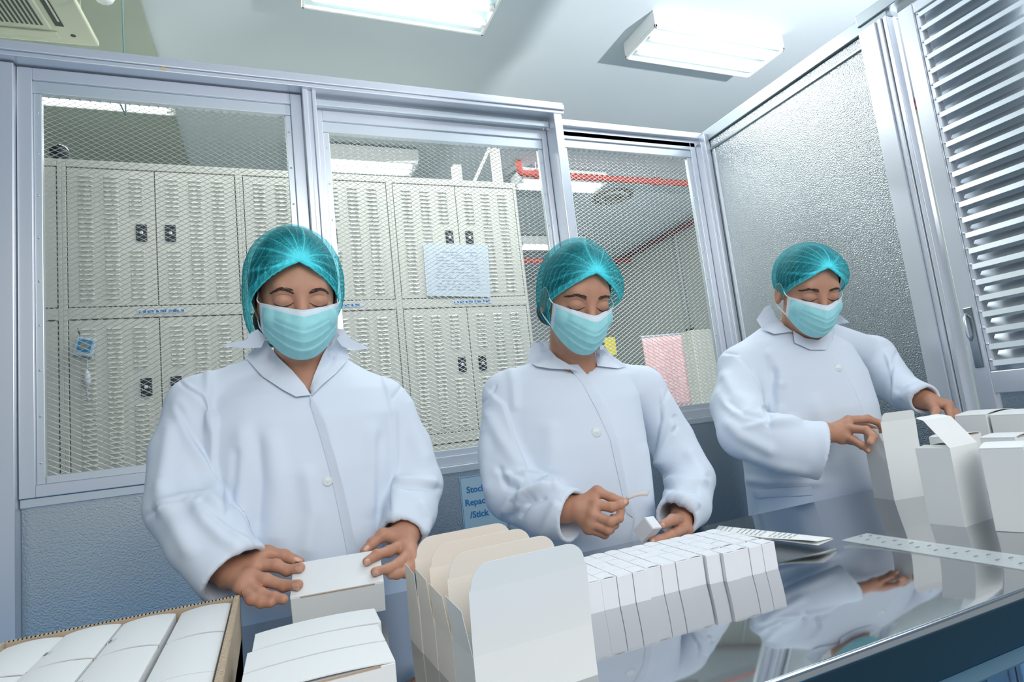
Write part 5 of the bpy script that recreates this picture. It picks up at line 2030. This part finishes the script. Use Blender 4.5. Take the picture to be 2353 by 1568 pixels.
W3 = dict(
    seed=9, yoke=.045, label='woman farthest along the table reaching into a tall open carton',
    head=(-.4293, .4134, .0846, 1.4535, 1.221, 1.426), yaw=-.30, nhole=.058, neck=(1.475, 1.30, 1.285),
    torso=[(1.318, 1.475, 1.32, .075, .062), (1.298, 1.475, 1.33, .125, .085), (1.262, 1.475, 1.335, .175, .105), (1.18, 1.475, 1.335, .205, .125), (1.08, 1.475, 1.325, .205, .135), (.95, 1.475, 1.32, .20, .135), (.80, 1.475, 1.33, .20, .135), (.62, 1.475, 1.34, .205, .135)],
    sleeves=[[(1706, 848, 1.36, .062), (1692, 935, 1.32, .070), (1712, 995, 1.25, .070), (1800, 1022, 1.175, .070), (1888, 1038, 1.12, .072)],
             [(2008, 820, 1.36, .064), (2052, 880, 1.29, .058), (2080, 903, 1.22, .052), (2126, 918, 1.14, .044)]],
    vee=[(1780, 720), (1810, 752), (1850, 775), (1878, 782), (1900, 770), (1925, 725)],
    net=dict(knot=(.006, -.094, .082), rimL=RIM3, rimR=RIM3, c=(0, .012, .040), r=(.086, .108, .092),
             bulge=[((.075, -.03, .05), (.04, .05, .05), .010)]),
    hands=[
        dict(wrist=(1893, 995, 1.135, .0265), elbow=(1790, 1010, 1.19, .038), palm=.0125, fingers=dict(
            thumb=[(1945, 985, 1.145, .0110), (1985, 978, 1.13, .0092), (2020, 990, 1.11, .0078)],
            index=[(1950, 966, 1.120, .0115), (1994, 963, 1.100, .0100), (2021, 973, 1.088, .0088), (2032, 993, 1.078, .0078)],
            middle=[(1950, 985, 1.100, .0115), (1990, 989, 1.055, .0100), (2006, 1003, 1.035, .0088), (2000, 1018, 1.032, .0078)],
            ring=[(1943, 1003, 1.105, .0110), (1962, 1012, 1.085, .0096), (1982, 1024, 1.058, .0085), (1994, 1035, 1.050, .0074)],
            pinky=[(1934, 1010, 1.115, .0100), (1955, 1014, 1.10, .0085), (1972, 1020, 1.09, .0076), (1984, 1028, 1.082, .0068)]),
            nails=[((1995, 1035), (3.5, 3), (-2, 2.5))]),
        dict(wrist=(2134, 922, 1.14, .0255), elbow=(2090, 908, 1.21, .036), palm=.0125, fingers=dict(
            thumb=[(2150, 945, 1.10, .0110), (2145, 965, 1.085, .0092), (2140, 982, 1.075, .0078)],
            index=[(2178, 935, 1.10, .0112), (2184, 960, 1.08, .0096), (2180, 985, 1.07, .0086), (2172, 1002, 1.066, .0076)],
            middle=[(2178, 930, 1.115, .0112), (2194, 955, 1.10, .0096), (2192, 985, 1.09, .0086), (2184, 1004, 1.085, .0076)],
            ring=[(2174, 928, 1.13, .0106), (2198, 950, 1.12, .009), (2199, 980, 1.11, .008), (2192, 1000, 1.105, .0074)],
            pinky=[(2168, 928, 1.145, .0098), (2190, 945, 1.14, .0085), (2196, 968, 1.135, .0076), (2192, 985, 1.13, .007)]),
            nails=[]),
    ],
    folds=[
        ('step', F_((1655, 812), (1700, 820), (1730, 870), (1760, 935), (1765, 965)), .007, 35),
        ('ridge', F_((1660, 850), (1690, 910), (1740, 945)), .005, 16),
        ('ridge', F_((1650, 905), (1690, 950), (1760, 965), (1850, 965)), .006, 12),
        ('ridge', F_((1660, 960), (1700, 1000), (1790, 1045)), .006, 16),
        ('ridge', F_((1700, 1040), (1780, 1070), (1870, 1090)), .004, 14),
        ('step', F_((2052, 935), (2050, 890), (2045, 850), (2025, 800)), .006, 30),
        ('ridge', F_((2070, 920), (2095, 900), (2130, 885)), .005, 9),
        ('ridge', F_((2060, 905), (2085, 880), (2110, 870)), -.004, 8),
        ('step', F_((1878, 782), (1935, 850), (1962, 900), (1985, 960), (1998, 1060)), .005, 40),
        ('ridge', F_((1790, 870), (1780, 930), (1800, 960)), .005, 18),
        ('ridge', F_((1860, 900), (1900, 1000), (1920, 1100)), .004, 22),
        ('ridge', F_((1760, 800), (1790, 850), (1800, 900)), .004, 14),
        ('ridge', F_((1700, 1100), (1760, 1110), (1900, 1110)), .004, 12),
        ('ridge', F_((1655, 812), (1690, 816), (1725, 850), (1748, 900)), -.0030, 5),
        ('ridge', F_((1752, 930), (1768, 965), (1762, 985)), -.006, 8),
        ('ridge', F_((1665, 920), (1710, 955), (1770, 968)), -.005, 8),
        ('ridge', F_((1700, 985), (1760, 975), (1850, 972)), .004, 9),
        ('ridge', F_((2062, 800), (2050, 840), (2048, 900)), -.003, 5),
        ('ridge', F_((1780, 840), (1775, 900), (1782, 950)), -.005, 12),
    ],
    panels=[
        ('collar_leaf', [(1770, 700), (1757, 706), (1738, 735), (1752, 757), (1780, 768), (1822, 762), (1802, 748), (1783, 728)], dict(off=.009, lift=lambda p: .006 * (p[1] > 740))),
        ('collar_leaf', [(1930, 723), (1952, 742), (1915, 747), (1906, 738)], dict(off=.009)),
        ('collar_band', [(1822, 760), (1850, 777), (1880, 782), (1912, 762), (1918, 752), (1914, 780), (1898, 804), (1862, 804), (1826, 788)], dict(off=.010)),
        ('pocket', [(1729, 1126), (1865, 1118), (1868, 1146), (1872, 1190), (1732, 1190)], dict(off=.006)),
        ('pocket_hem', [(1729, 1126), (1865, 1118), (1867, 1138), (1730, 1146)], dict(off=.0095)),
    ],
    buttons=[(1926, 846, .011)],
)
# ---- what the middle woman holds
c = [atY(*q, 1.062) for q in ((1462, 1200), (1545, 1240))]
o = np.array([1, 0, 0])
t = empty('held_carton', (0, 0, 0)); tag(t, 'small white carton held in the hand of the middle woman', 'carton')
# corners read off its three visible faces
pt = lambda x, y, Y: atY(x, y, Y)
A, B_, Cc = pt(1480, 1189, 1.060), pt(1508, 1185.5, 1.072), pt(1494, 1219, 1.036)     # lid: far left, far right, near left
D0 = pt(1473, 1244.5, 1.046)
u1 = B_ - A
u2 = Cc - A
nn = np.cross(u2, u1); nn /= np.linalg.norm(nn)
u1 = u1 / np.linalg.norm(u1) * .030
u2 = u2 - (u2 @ u1) * u1 / (u1 @ u1)
u2 = u2 / np.linalg.norm(u2) * .030
if nn[2] < 0:
    nn = -nn
HB = (A, u1, u2, nn)
b = MB(); o0 = A - nn * .042; b.obox(o0, u2, u1, nn * .042); b.build('body', M_CARDS, t, bevel=.0008)
b = MB(); b.obox(A + u1 * .04 + u2 * .04 + nn * .0002, u2 * .92, u1 * .92, nn * .0012); b.build('lid', M_CARDS, t, bevel=.0005)
add_avoid(o0, u2 / .030, u1 / .030, nn, (.030, .030, .0436), 'LRFBTD')
for W in (W1, W2, W3):
    woman(W)

ss = [atY(*q, 1.082) for q in ((1436, 1146), (1442, 1138), (1494, 1127), (1487, 1141), (1443, 1150))]
g = np.zeros((9, 3, 3))
L0 = [atY(1437, 1143, 1.086), atY(1443, 1150, 1.086)]
L1 = [atY(1494, 1126.5, 1.075), atY(1488, 1141, 1.075)]
for i in range(9):
    for j in range(3):
        u, v = i / 8, j / 2
        p = (L0[0] * (1 - v) + L0[1] * v) * (1 - u) + (L1[0] * (1 - v) + L1[1] * v) * u
        g[i, j] = p + np.array([0, 0, .0035 * math.sin(math.pi * u)])
b = MB(); b.grid(g); tag(b.build('sticker', mat('translucent sticker', (.80, .74, .70), .3, alpha=.75), smooth=True, solid=.0003), 'peeled translucent sticker pinched in the fingers of the middle woman', 'sticker')
